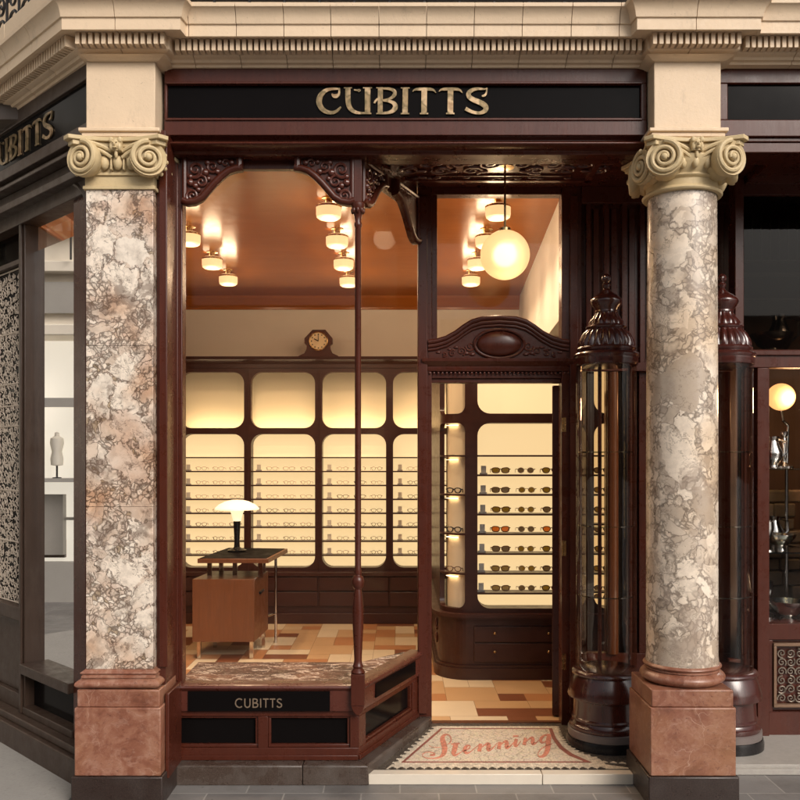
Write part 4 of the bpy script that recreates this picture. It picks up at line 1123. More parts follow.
# --- glasses prototypes
def rim(cx, cz, w, h, kind, n=20):
    pts = []
    for i in range(n):
        a = 2*PI*i/n; c, s_ = math.cos(a), math.sin(a)
        e = .8 if kind != 'round' else 1.0
        x = w*math.copysign(abs(c)**e, c); z = h*math.copysign(abs(s_)**e, s_)
        if kind == 'cat' and s_ > 0: x *= 1.06; z *= 1+.16*(1 if c*cx > 0 else -.3)*abs(c)
        if kind == 'way' and s_ < 0: x *= .86
        pts.append((cx+x, 0, cz+z))
    return pts
def glasses(kind, rad, depth, fmat, lmat=None, single=False, label=''):
    t = None if single else thing('sunglasses' if lmat else 'eyeglasses', label, 'sunglasses' if lmat else 'eyeglasses')
    mb = MB(); w, h = (.027, .019) if kind != 'round' else (.022, .019); cz = .026; cx = .034
    for s_ in (-1, 1):
        p = rim(s_*cx, cz, w, h, kind); mb.tube(p, rad, 6, closed=True)
        mb.tube([(s_*(cx+w), 0, cz+.008), (s_*.069, .006, cz+.009), (s_*.068, depth*.6, cz+.006), (s_*.064, depth, cz-.016)], [rad, rad*1.1, rad*.8, rad*.7], 5)
    mb.tube([(-(cx-w), 0, cz+.006), (0, -.002, cz+.011), (cx-w, 0, cz+.006)], rad, 6)
    if single: return mb
    mb.build('frame', fmat, t)
    if lmat:
        for s_ in (-1, 1):
            m2 = MB(); p = rim(s_*cx, cz, w, h, kind); n = len(p)
            m2.add([(x, -.0004, z) for x, y, z in p]+[(x, .0012, z) for x, y, z in p], [tuple(range(n)), tuple(range(n, 2*n))[::-1]]+[(i, (i+1) % n, n+(i+1) % n, n+i) for i in range(n)]); m2.build('lens', lmat, t)
    return t
ORD = ['first', 'second', 'third', 'fourth', 'fifth', 'sixth', 'seventh', 'eighth']
bayname = ['leftmost back-wall bay', 'second back-wall bay from the left', 'third back-wall bay from the left', 'back-wall bay beside the door post', 'x']
posn = ['left pair', 'middle pair', 'right pair']
small = {}
for kn in ('round', 'way', 'cat'):
    for fm in ('f_black', 'f_tort', 'f_clear'):
        me = glasses(kn, .0028 if fm == 'f_black' else .0022, .09, None, None, True)
        small[(kn, fm)] = me
card_mesh = None
def card(x, y, z, label, group):
    t = thing('display_card', label, 'price card', (x, y, z), group)
    mb = MB(); mb.box(x-.026, x+.026, y-.016, y+.016, z, z+.012); mb.build('base', M['opp_grey'], t)
    mb = MB(); mb.box(x-.018, x+.018, y-.006, y+.004, z+.012, z+.062); mb.build('card', M['white'], t)
    return t
c0 = None
protos = {}
rg = random.Random(11)
fname = {'f_black': 'black', 'f_tort': 'tortoiseshell', 'f_clear': 'pale clear'}
kname = {'round': 'round', 'way': 'square', 'cat': 'cat-eye'}
for bi in range(4):
    a = bays[bi+1][0]
    for si, y in enumerate((471, 485, 499, 513, 527, 541, 555)):
        z = uz(y)
        lab = 'small display card on the %s shelf of the %s' % (ORD[si], bayname[bi])
        if c0 is None: c0 = card(ux(a+10.5), UD+.05, z, lab, 'display cards at the left end of each shelf')
        else: dup(c0, (ux(a+10.5), UD+.05, z), lab)
        for k, off in enumerate((24, 41, 58)):
            kn = rg.choice(['round', 'way', 'cat']); fm = rg.choice(['f_black', 'f_tort', 'f_clear', 'f_clear'] if bi < 2 or si < 2 else ['f_black', 'f_black', 'f_tort'])
            if bi < 2 and si < 3: fm = 'f_clear'
            lab = '%s %s glasses, %s, %s shelf, %s' % (fname[fm], kname[kn], posn[k], ORD[si], bayname[bi])
            key = (kn, fm)
            if key not in protos:
                o = small[key].build('eyeglasses', M[fm]); protos[key] = o
            else:
                o = protos[key].copy(); C.objects.link(o)
            o.location = (ux(a+off), UD+.035, z+.002); o.rotation_euler = (0, 0, R(rg.uniform(-9, 9))); o.scale = (.84, .84, .84)
            tag(o, lab, 'eyeglasses', 'eyeglasses on the back wall shelves')

# --- cabinet seen through the door
CD = 6.2
cab = thing('curved_end_cabinet', 'curved-end mahogany sunglasses cabinet with lit shelves seen through the doorway', 'cabinet', (.8, CD, .05))
r_ = .20; cxa = .49
def cpath(u, o):
    """u along plan: <0 back along the left side, 0..arc, then the front"""
    Larc = r_*PI/2
    if u < 0: return (cxa-r_-o, CD+r_-u)
    if u < Larc:
        a = PI+u/r_; return (cxa+(r_+o)*math.cos(a), CD+r_+(r_+o)*math.sin(a))
    return (cxa+(u-Larc), CD-o)
Larc = r_*PI/2
def cu(x): return x-cxa+Larc
fC = lambda u, z, o: (*cpath(u, o), z)
def cz_(py): return WZ(py, CD)
cells = [(-.0, Larc+.018, .012, Larc-.03, .055), (Larc+.018, cu(1.346), cu(WX(477.5, CD)), cu(WX(586, CD)), .09), (cu(1.346), cu(1.90), cu(WX(594, CD)), cu(1.86), .09)]
mb = MB()
for (u0, u1, a0, a1, r) in cells:
    dd = .035 if u0 < .1 else .15
    rounded_cell(mb, fC, u0, u1, cz_(418), 2.42, a0, a1, cz_(413.5), 2.37, r, dd, 10, 6)
    rounded_cell(mb, fC, u0, u1, .515, cz_(418), a0, a1, cz_(608.5), cz_(423), r, dd, 10, 6)
slab(mb, fC, -.0, Larc, .515, .52, -.15, -.0, 10); slab(mb, fC, -1.6, 0, .5, 2.42, -.02, 0, 1)
slab(mb, fC, -1.6, -.001, 2.42, 2.46, -.3, .02); slab(mb, fC, 0, Larc, 2.42, 2.46, -.18, .02, 10); slab(mb, fC, Larc, cu(1.90), 2.42, 2.46, -.35, .02)
mb.build('carcass', M['wood_in'], cab)
mb = MB(); sheet(mb, fC, -.12, 0, .51, 2.42, -.055, 1); sheet(mb, fC, .0, Larc+.018, .51, 2.42, -.055, 12); mb.build('curved_back_panel', m_plain('niche_cream', (.80, .68, .48), .6, 0, .04, 3), cab)
for (u0, u1, a0, a1, r) in cells[1:]:
    mb = MB(); sheet(mb, fC, u0, u1, cz_(418), 2.42, -.16); mb.build('upper_back_panel', M['panel'], cab)
    mb = MB(); sheet(mb, fC, u0, u1, .51, cz_(418), -.16); mb.build('lit_back_panel', M['panel'], cab)
SH = (455, 474.6, 494.3, 514, 533.7, 553.5, 573.3, 593.1)
for i, y in enumerate(SH):
    mb = MB(); slab(mb, fC, cells[1][0]+.005, cells[1][1]-.005, cz_(y)-.012, cz_(y), -.16, -.012); slab(mb, fC, cells[2][0]+.005, cells[2][1]-.005, cz_(y)-.012, cz_(y), -.16, -.012)
    mb.build('shelf', M['wood_in'], cab)
for y in (455, 494.3, 533.7, 573.3):
    mb = MB(); slab(mb, fC, .006, Larc-.01, cz_(y)-.012, cz_(y), -.055, .004, 10); mb.build('curved_shelf', M['wood_in'], cab)
for y in (423, 458, 497, 536.5, 576):
    mb = MB(); slab(mb, fC, .08, Larc-.10, cz_(y)-.0135, cz_(y)-.0122, -.050, -.030, 6); mb.build('light_strip', M['led_s'], cab)
# base cupboard
mb = MB()
def cband(z0, z1, o):
    slab(mb, fC, -1.6, 0, z0, z1, -.15, o); slab(mb, fC, 0, Larc, z0, z1, -.15, o, 14); slab(mb, fC, Larc, cu(1.90), z0, z1, -.35, o)
cband(.49, .515, .055); cband(.475, .49, .04); cband(.13, .475, .012); cband(.05, .13, .04); cband(.13, .15, .028)
mb.build('base_cupboard', M['wood_in'], cab)
for i, (z0, z1) in enumerate(((.315, .425), (.175, .305))):
    mb = MB(); D = CD-.012; mb.box(WX(474, D), WX(556, D), D-.014, D+.01, z0, z1); d_ = mb.build('drawer', M['wood_in'], cab, bevel=.003)
    mb = MB()
    for xx in (WX(494.5, D), WX(548, D)): mb.ball((xx, D-.026, (z0+z1)/2+.01), .011, 12, 8); mb.tube([(xx, D-.026, (z0+z1)/2+.01), (xx, D-.01, (z0+z1)/2+.01)], .005, 6)
    mb.build('knobs', M['brass'], d_)
# corbel-like carved bracket on the cabinet's left side
fL = lambda u, v, w: (cxa-r_-.02-w, CD+.24+u, v)
for z in (.30, .40):
    mb = MB(); scroll2(mb, fL, .02, z, .045, 1.6, z*9, 1, .010, 24, 0, 6); mb.build('side_carving', M['wood_v'], cab)

lens = ['lens_o', 'lens_g', 'lens_b']
lcol = {'lens_o': 'olive', 'lens_g': 'grey', 'lens_b': 'amber'}
G = {}
pn = ['pair beside the card', 'second pair', 'third pair', 'fourth pair']
for si, y in enumerate(SH[1:]):
    z = cz_(y)
    lab = 'small white display card on the %s shelf of the doorway cabinet' % ORD[si]
    dup(c0, (WX(484.5, CD)-.003*si, CD+.07, z), lab, group='white cards in the doorway cabinet')
    for k, px in enumerate((501.5, 527, 552, 576, 604)):
        kn = ['cat', 'round', 'way', 'round', 'way'][k]; lm = 'lens_b' if (si == 3 and k in (0, 2)) else ('lens_g' if (si+k) % 3 == 1 else 'lens_o'); fm = ['f_tort', 'f_clear', 'f_tort', 'f_tort', 'f_black'][k]
        key = (kn, lm, fm)
        if k < 4: lab = '%s-lensed %s sunglasses, %s, %s shelf of the doorway cabinet' % (lcol[lm], kname[kn], pn[k], ORD[si])
        else: lab = '%s-lensed square sunglasses on %s shelf seen through the left curved showcase' % (lcol[lm], ORD[si])
        loc = (WX(px, CD)+rg.uniform(-.004, .004), CD+.04, z+.004)
        if key not in G:
            G[key] = glasses(kn, .0026 if kn == 'round' else .0036, .08, M[fm], M[lm], False, lab); t = G[key]; t.location = loc
            t['group'] = 'sunglasses in the doorway cabinet'
        else: t = dup(G[key], loc, lab, rg.uniform(-.05, .05))
for si, y in enumerate((494.3, 533.7, 573.3)):
    fm = ['f_black', 'f_black', 'f_clear'][si]
    lab = ['thick black square glasses on the upper curved shelf', 'thick black square glasses on the middle curved shelf', 'pale clear square glasses on the lowest occupied curved shelf'][si]
    t = glasses('way', .0052 if si < 2 else .0036, .03, M[fm if si < 2 else 'f_tort'], None, False, lab); t.scale = (.9, .9, .9)
    x, yy = cpath(Larc*.62, -.012)
    if si == 2: t['label'] = 'tortoiseshell square glasses on the lowest occupied curved shelf'
    t.location = (x-.0, yy-.0, cz_(y)+.003); t.rotation_euler = (0, 0, R(-28)); t['group'] = 'glasses on the curved cabinet end'

# ================================================================== CLOCK
ck = thing('mantel_clock', 'small dark mantel clock with cream dial on top of the wall unit', 'clock', (WX(318, UD), UD+.05, uz(357)))
cx = WX(318.3, UD); cz0 = uz(341); s_ = UD/F
mb = MB(); f = lambda u, v, w: (cx+u*s_, UD+.04-w, uz(357)+v*s_)
mb.prism([(-21, 0), (21, 0), (19.5, 1.5), (14, 4), (12, 8), (11.5, 12), (14, 14), (14, 19), (7, 27.5), (-6, 27.5), (-14, 19), (-14, 14), (-11.5, 12), (-12, 8), (-14, 4), (-19.5, 1.5)], f, -.05, .03)
mb.build('case', M['wood'], ck, bevel=.004)
mb = MB(); n = 36; fc = lambda a, r, w: (cx+r*math.cos(a), UD+.01-w, cz0+r*math.sin(a))
mb.add([fc(2*PI*i/n, .083, .004) for i in range(n)]+[fc(0, 0, .004)], [(i, (i+1) % n, n) for i in range(n)]); dial = mb.build('dial', M['clock_face'], ck)
mb = MB(); mb.tube([fc(2*PI*i/n, .086, .004) for i in range(n)], .007, 8, closed=True); mb.build('bezel', M['brass'], ck)
mb = MB()
for i in range(12):
    a = 2*PI*i/12; mb.ball(fc(a, .066, .005), .0065, 8, 6, sc=(1, .4, 1))
mb.tube([fc(0, 0, .008), fc(PI/2+.03, .062, .008)], .0035, 6); mb.tube([fc(0, 0, .010), fc(PI/2+R(62), .045, .010)], .0045, 6)
mb.build('hands_and_markers', M['black'], ck)

# ================================================================== CEILING LAMPS
lamp0 = None
nm = {-1.46: 'left row', -.44: 'middle row', .605: 'row above the doorway'}
rows = {-.44: [(5.4, 'nearest the window'), (6.12, 'second from the window'), (6.83, 'third from the window'), (7.50, 'farthest from the window')],
        -1.46: [(5.4, 'nearest the window'), (6.06, 'second from the window'), (6.8, 'third from the window'), (7.44, 'farthest from the window')],
        .605: [(5.4, 'nearest the window'), (6.12, 'second from the window'), (6.83, 'third from the window'), (7.46, 'farthest from the window')]}
for X, L in rows.items():
    for Y, w in L:
        lab = 'drum ceiling lamp with frosted glass in the %s, %s' % (nm[X], w)
        z = 3.135
        if lamp0 is None:
            lamp0 = thing('ceiling_lamp', lab, 'ceiling lamp', (X, Y, z), 'glowing drum lamps on the shop ceiling')
            mb = MB(); mb.lathe(X, Y, [(0, z-.048), (.060, z-.048), (.074, z-.038), (.078, z-.02), (.078, z+.022), (.072, z+.034), (.055, z+.04), (0, z+.04)], 32); mb.build('opal_glass', M['lamp'], lamp0)
            mb = MB(); mb.lathe(X, Y, [(.022, z+.04), (.022, CZ-.008), (.045, CZ-.004), (.045, CZ)], 20); mb.build('ceiling_fitting', M['brass'], lamp0)
            mb = MB(); mb.lathe(X, Y, [(.081, z+.018), (.081, z+.028), (.076, z+.032)], 32); mb.build('rim', M['brass'], lamp0)
        else: dup(lamp0, (X, Y, z), lab)
        for nm_, dz, en in (('lamp_glow', -.095, 2.9), ('lamp_downlight', -.06, 27.0), ('lamp_uplight', .054, .10)):
            ld = bpy.data.lights.new(nm_, 'SPOT' if en > 20 else 'POINT'); ld.energy = en
            if en > 20: ld.spot_size = R(150); ld.spot_blend = .8
            ld.color = (1.0, .70, .42); ld.specular_factor = .3
            ld.shadow_soft_size = .07 if en < 5 and dz < 0 else (.035 if dz < 0 else .028)
            lo = bpy.data.objects.new(nm_, ld); C.objects.link(lo); lo.location = (X if dz < 0 else X-.045, Y-.0, z+dz)

# pendant globe in the porch
gx, gy, gz = WX(505, 4.76), 4.76, WZ(255, 4.76)
pl = thing('globe_pendant', 'opal glass globe lamp hanging from a thin rod before the doorway', 'pendant lamp', (gx, gy, gz))
mb = MB(); mb.ball((gx, gy, gz), .134, 40, 28); mb.build('glass_globe', M['globe'], pl)
mb = MB(); mb.ball((gx, gy, gz), .055, 20, 14); mb.build('bulb', M['bulb'], pl)
mb = MB(); mb.tube([(gx, gy, gz+.13), (gx, gy, 3.2)], .006, 8); mb.lathe(gx, gy, [(0, 3.188), (.05, 3.19), (.05, 3.20)], 24); mb.lathe(gx, gy, [(.03, gz+.128), (.03, gz+.145), (.008, gz+.155)], 20); mb.build('rod', M['brass'], pl)

# ================================================================== DESK
dk = thing('desk', 'wooden pedestal desk with glossy black top and slim chrome leg behind the window', 'desk', (-1.3, 7.1, .05))
mb = MB(); T = [(-1.57, 6.78), (-1.02, 6.78), (-.97, 7.55), (-1.50, 7.62)]
mb.prism(T, lambda u, v, w: (u, v, w), .80, .835); mb.build('top_frame', M['teak'], dk, bevel=.003)
mb = MB(); T2 = [(-1.555, 6.795), (-1.04, 6.795), (-.993, 7.53), (-1.487, 7.60)]; mb.prism(T2, lambda u, v, w: (u, v, w), .833, .8385); mb.build('black_top', m_plain('desk_black', (.010, .008, .008), .45, 0, .1, 5, 0, 0, .01), dk)
mb = MB(); mb.hexa([(-1.61, 6.78, .19), (-1.13, 6.78, .19), (-1.10, 7.3, .19), (-1.57, 7.3, .19), (-1.61, 6.78, .675), (-1.13, 6.78, .675), (-1.10, 7.3, .675), (-1.57, 7.3, .675)])
pdm = mb.build('pedestal', M['teak'], dk, bevel=.003)
mb = MB(); mb.box(-1.128, -1.105, 6.95, 7.12, .535, .553); mb.build('drawer_pull', M['black'], pdm)
mb = MB()
for x, y in ((-1.50, 6.9), (-1.30, 6.9), (-1.10, 6.9), (-1.48, 7.25), (-1.13, 7.25)): mb.box(x-.018, x+.018, y-.012, y+.012, .675, .80)
mb.build('spacer_posts', M['chrome'], dk)
for x, y in ((-1.57, 6.84), (-1.16, 6.84), (-1.53, 7.24), (-1.13, 7.24)):
    mb = MB(); mb.box(x-.014, x+.014, y-.014, y+.014, .05, .19); mb.build('leg', M['chrome'], dk)
mb = MB(); mb.tube([(-1.055, 7.43, .05), (-1.055, 7.43, .80)], .012, 10); mb.build('leg', M['chrome'], dk)
mb = MB(); mb.tube([(-1.10, 7.28, .30), (-1.055, 7.43, .30)], .008, 8); mb.build('cross_bar', M['chrome'], dk)
# desk lamp
lx, ly = WX(237, 7.3), 7.3
def lz(y): return WZ(y, 7.3)
dl_ = thing('desk_lamp', 'mushroom desk lamp with cream dome shade and black stem on the desk', 'desk lamp', (lx, ly, .84))
mb = MB(); mb.lathe(lx, ly, [(0, .8385), (.075, .84), (.078, .85), (.045, .862), (.025, .875), (.022, lz(540)), (.030, lz(522)), (.028, lz(519)), (0, lz(518))], 32); mb.build('stem', M['f_black'], dl_)
mb = MB(); mb.lathe(lx, ly, [(.034, lz(521)), (.036, lz(519)), (.052, lz(512)), (.060, lz(509)), (.045, lz(508))], 32); mb.build('neck', M['shade'], dl_)
mb = MB(); mb.lathe(lx, ly, [(.184, lz(509.5)), (.182, lz(508)), (.15, lz(504.5)), (.10, lz(501.5)), (.05, lz(500)), (0, lz(499.7))], 40); mb.lathe(lx, ly, [(.184, lz(509.5)), (.06, lz(508)), (0, lz(508))], 40); mb.build('shade', M['shade'], dl_)

# ================================================================== SIDE SHOPFRONT (diagonal, left)
DD = Vector((-1, 1)).normalized()
dP = Vector((-1.417, 4.276)); dDir = -DD     # direction for obox must run left-to-right: from far to near
far = dP+DD*4.2
def U(t_): return 4.2-t_              # t measured from the near corner
side = thing('side_shopfront', 'weathered brown diagonal shopfront with etched scroll panel left of the stone pier', 'shopfront', (-1.9, 4.8, 0))
mb = MB()
mb.obox(far, dDir, 0, U(.05), -.06, .12, 0, .13); mb.obox(far, dDir, 0, U(.05), -.06, .09, .13, .17); 
mb.build('base', M['wood_grey'], side, bevel=.006)
tm = .93       # the main post sits at tm
def dpx(px):   # distance along the diagonal for a picture column
    k = (px-400)/F; return ((1.417+k*4.276)/(-1-k*1))*1.0 if False else None
def tpx(px):
    k = (px-400)/F            # (-1.417 - s) = k (4.276 + s)
    s = (-1.417-k*4.276)/(1+k); return s*math.sqrt(2)
t25, t35, t77 = tpx(25), tpx(29.5), tpx(79)
mb = MB()
mb.obox(far, dDir, U(t25), U(tpx(30)), -.05, .03, .13, 3.0)
mb.obox(far, dDir, U(tpx(28.6)), U(tpx(26.5)), .03, .045, .17, 2.95)
mb.obox(far, dDir, U(tpx(-30)), U(tpx(-22)), -.05, .03, .13, 3.0)
mb.obox(far, dDir, 0, U(.02), -.06, .05, 2.93, 3.10)
mb.obox(far, dDir, U(t35), U(t77), -.05, .06, .40, .455); mb.obox(far, dDir, U(t35), U(t77), -.03, .04, .17, .21)
mb.obox(far, dDir, 0, U(t25), -.05, .03, .68, .76); mb.obox(far, dDir, 0, U(t25), -.05, .02, .17, .26)
mb.obox(far, dDir, 0, U(t25), -.05, -.01, .26, .68)
mb.obox(far, dDir, 0, U(t25), -.05, .01, 2.73, 2.76)
mb.build('window_frame', M['wood_grey'], side, bevel=.004)
mb = MB(); mb.obox(far, dDir, U(t77), U(.02), -.05, .03, .172, 3.0); mb.build('door_post', M['wood'], side, bevel=.004)
mb = MB(); mb.obox(far, dDir, U(t35), U(t77), -.03, -.024, .455, 2.78); mb.build('reflecting_pane', M['glass_mirror'], side, smooth=False)
mb = MB(); mb.obox(far, dDir, U(t35), U(t77), -.03, -.024, 2.783, 2.94); mb.build('transom_pane', M['glass'], side, smooth=False)
mb = MB(); mb.obox(far, dDir, U(t35), U(t77), -.03, -.024, .21, .40); mb.build('lower_pane', M['black_glass'], side, smooth=False)
mb = MB(); mb.obox(far, dDir, 0, U(t25), -.03, -.024, 2.76, 2.94); mb.build('upper_pane', M['glass_dark'], side, smooth=False)
mb = MB(); mb.obox(far, dDir, U(1.9), U(t25), -.03, -.024, .76, 2.73); ep = mb.build('dark_backing_glass', M['black_glass'], side)
# etched scrollwork on it
fE = lambda u, v, w: (lambda q: (q.x, q.y, v))(far+dDir*u+Vector((dDir.y, -dDir.x))*(w-.020))
mb = MB(); rs = random.Random(3)
ua, ub = U(1.9), U(t25)
zc = .785
fE2 = lambda u, v, w: fE(u, v, w*.3)
while zc < 2.71:
    for c in range(int((ub-ua)/.047)):
        u = ua+.024+c*.047+rs.uniform(-.008, .008); z = zc+rs.uniform(-.012, .012)
        scroll2(mb, fE, u, z, rs.uniform(.018, .032), rs.uniform(.7, 1.5), rs.uniform(0, 6.28), rs.choice((-1, 1)), .0036, 13, 0, 4)
        for q in range(2):
            a = rs.uniform(0, 6.28); u2 = u+rs.uniform(-.025, .025); z2 = z+rs.uniform(-.025, .025); l = rs.uniform(.008, .02)
            mb.tube([fE(u2-l*math.cos(a), z2-l*math.sin(a), 0), fE(u2, z2, 0), fE(u2+l*math.cos(a+.5), z2+l*math.sin(a+.5), 0)], [.0012, .0046, .0012], 4)
    zc += .043
for z in (.765, 1.12, 1.42, 1.80, 1.92, 2.05, 2.35, 2.72): mb.tube([fE(ua, z, .0), fE(ub, z, .0)], .005, 5)
for u in (ua, (ua+ub)/2, ub-.004): mb.tube([fE(u, .76, 0), fE(u, 2.73, 0)], .005, 5)
etched = m_plain('etched_frost', (.50, .42, .34), .6, 0, .35, 30)
mb.build('scrollwork', etched, ep)
mb = MB(); q0 = Vector((-1.53, 4.33)); mb.box(-1.56, -1.475, 4.33, 4.43, .1, 3.1); mb.build('corner_post', M['wood_v'], side, bevel=.004)
# fascia on the diagonal
mb = MB(); fp0 = (-1.523-3.2-.05, 4.115+3.2+.05); fp1 = (-1.475, 4.17)
fdir = (Vector(fp1)-Vector(fp0)).normalized()
fL_ = (Vector(fp1)-Vector(fp0)).length
for o0, o1, z0, z1 in ((-.25, .0, 3.43, 3.503), (-.25, .004, 3.16, 3.22), (-.25, .012, 3.10, 3.12), (-.25, -.03, 3.12, 3.16), (-.25, -.05, 3.04, 3.10), (-.25, -.02, 3.0, 3.04)):
    mb.obox(fp0, fdir, 0, fL_-.03, o0, o1, z0, z1)
mb.build('fascia', M['wood_grey'], side, bevel=.004)
mb = MB(); mb.obox(fp0, fdir, 0, fL_-.05, -.2, -.02, 3.22, 3.43); sb2 = mb.build('sign_board', M['black_glass'], side)
nf = Vector((fdir.y, -fdir.x)); fpe = Vector(fp0)
# gold letters, only their near end is inside the frame and foreshortened
uS = .00486; 
fn2 = lambda u, v, w: (lambda q: (q.x, q.y, 3.425-(v-83)*uS*1.05))(fpe+fdir*(fL_-1.28+(u-316)*uS*1.0)+nf*(-.018+w))
put_letters(fascia_letters(), fn2, 0, .004).build('lettering', M['gold'], sb2)
# bracket of the side bay
mb = MB()
fb = lambda u, v, w: (lambda q: (q.x, q.y, v))(far+dDir*(U(.02)-u)+Vector((dDir.y, -dDir.x))*(w+.04))
cur = [(.34, 3.02), (.28, 3.01), (.22, 2.98), (.16, 2.93), (.11, 2.86), (.06, 2.80), (.01, 2.78)]
mb.tube([fb(u, v, 0) for u, v in cur], .016, 8)
mb.prism([(u, v) for u, v in cur]+[(.0, 2.8), (.0, 3.04), (.34, 3.04)], fb, -.02, .0)
scroll2(mb, fb, .05, 2.86, .04, 1.7, 0, 1, .008, 24, .01, 6); scroll2(mb, fb, .10, 2.95, .04, 1.7, 2, 1, .008, 24, .01, 6)
mb.build('bracket', M['wood_grey'], side)

# ================================================================== NEIGHBOURING SHOPFRONT (right)
nb = thing('neighbour_shopfront', 'dark wooden jeweller shopfront right of the marble column', 'shopfront', (2.2, 4.95, 0))
NY = 4.95
mb = MB(); xl = 1.53
mb.box(xl, 4.6, 4.25, 4.45, 3.43, 3.503); mb.box(xl, 4.6, 4.245, 4.45, 3.17, 3.252); mb.box(xl, WX(728, 4.25)+.0, 4.25, 4.45, 3.252, 3.43)
mb.box(xl, 4.6, 4.27, 4.45, 3.10, 3.15); mb.box(xl, 4.6, 4.262, 4.45, 3.15, 3.17)
mb.box(1.95, 4.6, 4.4, 5.4, 3.16, 3.2)
mb.build('fascia', W, nb, bevel=.004)
mb = MB(); mb.box(WX(728, 4.25)-.01, 4.6, 4.27, 4.4, 3.25, 3.432); mb.build('sign_board', M['black_glass'], nb)
def nx_(px): return WX(px, NY)
def nz(py): return WZ(py, NY)
mb = MB()
mb.box(nx_(733), nx_(742), NY-.03, NY+.07, nz(350), 3.2); mb.box(nx_(742), 4.6, NY, NY+.06, nz(195), 3.2)
mb.box(nx_(733), 4.6, NY-.02, NY+.06, nz(368), nz(350)); mb.box(nx_(733), 4.6, NY-.035, NY+.0, nz(356), nz(351)); 
mb.box(nx_(756), nx_(768), NY-.02, NY+.06, 0, nz(368)); mb.box(nx_(745), nx_(750), NY+.05, NY+.1, .05, nz(368))
mb.box(nx_(768), 4.6, NY, NY+.06, nz(640), nz(624)); mb.box(nx_(768), 4.6, NY, NY+.05, .03, nz(712)); 
mb.box(nx_(768), nx_(773), NY, NY+.05, nz(712), nz(640)); mb.box(nx_(829), 4.6, NY, NY+.05, nz(712), nz(640)); mb.box(nx_(768), 4.6, NY+.03, NY+.06, nz(712), nz(640))
mb.box(nx_(829), nx_(840), NY, NY+.06, nz(624), nz(368)); mb.box(nx_(733), nx_(756), NY+.06, NY+.1, .03, .46)
mb.build('frame', W, nb, bevel=.004)
mb = MB()
fr = M['wood_v']
for a in ((773, 829, 707, 704), (773, 829, 646, 643)): mb.box(nx_(a[0]), nx_(a[1]), NY-.012, NY+.02, nz(a[2]), nz(a[3]))
for a, b in ((773, 776), (826, 829)): mb.box(nx_(a), nx_(b), NY-.012, NY+.02, nz(704), nz(646))
gp = mb.build('panel_frame', m_plain('bronze_frame', (.20, .12, .075), .35, .3, .2, 10), nb, bevel=.002)
mb = MB(); rs = random.Random(8)
fG = lambda u, v, w: (nx_(u), NY+.018-w, nz(v))
for c in range(5):
    for r in range(6): scroll2(mb, fG, 783+c*9, 654+r*9, 4.6, 1.5, rs.uniform(0, 6), rs.choice((-1, 1)), .005, 18, 0, 5)
mb.build('scroll_grille', m_plain('grille_metal', (.20, .165, .13), .45, .5, .4, 30), gp)
mb = MB(); mb.box(nx_(742), 4.6, NY+.03, NY+.036, nz(350), nz(195)); mb.build('upper_pane', M['glass_dark'], nb, smooth=False)
mb = MB(); mb.box(nx_(768), nx_(829), NY+.03, NY+.036, nz(624), nz(368)); mb.build('lower_pane', M['glass'], nb, smooth=False)
mb = MB(); mb.box(nx_(840), 4.6, NY+.03, NY+.036, nz(624), nz(368)); mb.build('far_pane', M['black_glass'], nb, smooth=False)
mb = MB(); mb.box(nx_(742), nx_(756), NY+.06, NY+.066, .46, nz(368)); mb.build('side_pane', M['glass_dark'], nb, smooth=False)
mb = MB(); mb.box(nx_(768), 4.6, NY+.06, 5.5, nz(634), nz(626)); mb.build('window_bed', M['wood_v'], nb)
mb = MB(); mb.box(1.96, 4.6, 5.95, 6.05, 0, 3.2); mb.box(1.96, 4.6, 5.02, 6.0, 3.2, 3.26); mb.box(4.55, 4.65, 5, 6, 0, 3.2); mb.box(1.9, 2.0, 5.2, 6, 0, 3.2)
mb.build('room_lining', m_wood('neighbour_lining', (.10, .055, .035), (.17, .10, .065), .5, .1), nb)
# step
mb = MB(); mb.box(1.575, 4.6, 4.47, 4.98, 0, .045); mb.box(1.575, 4.6, 4.44, 4.47, 0, .03)
tag(mb.build('marble_step', M['step_grey'], bevel=.004), 'worn pale grey marble step in front of the neighbouring shop', 'step')
# globe lamp there
gl = thing('window_globe_lamp', 'glowing amber globe lamp in the neighbouring shop window', 'lamp', (WX(781, 5.3), 5.3, WZ(398, 5.3)))
mb = MB(); c = (WX(781, 5.3), 5.3, WZ(397, 5.3)); mb.ball(c, .082, 32, 20); mb.build('globe', emis('amber_globe', (1.0, .46, .15), 1.0, (.6, .4, .22)), gl)
mb = MB(); mb.tube([(c[0], c[1], c[2]-.08), (c[0]+.01, c[1], c[2]-.14), (c[0]+.05, c[1]+.02, c[2]-.17), (c[0]+.06, c[1]+.06, c[2]-.45), (c[0]+.06, c[1]+.06, nz(626)+.06)], .010, 8); mb.lathe(c[0]+.06, c[1]+.06, [(.05, nz(626)), (.05, nz(626)+.02), (.012, nz(626)+.05)], 20); mb.build('stand', M['silver'], gl)
ld = bpy.data.lights.new('globe_glow', 'POINT'); ld.energy = 9; ld.color = (1, .6, .3); ld.shadow_soft_size = .08
lo = bpy.data.objects.new('globe_glow', ld); C.objects.link(lo); lo.location = (c[0]+.03, c[1]-.13, c[2]-.02)
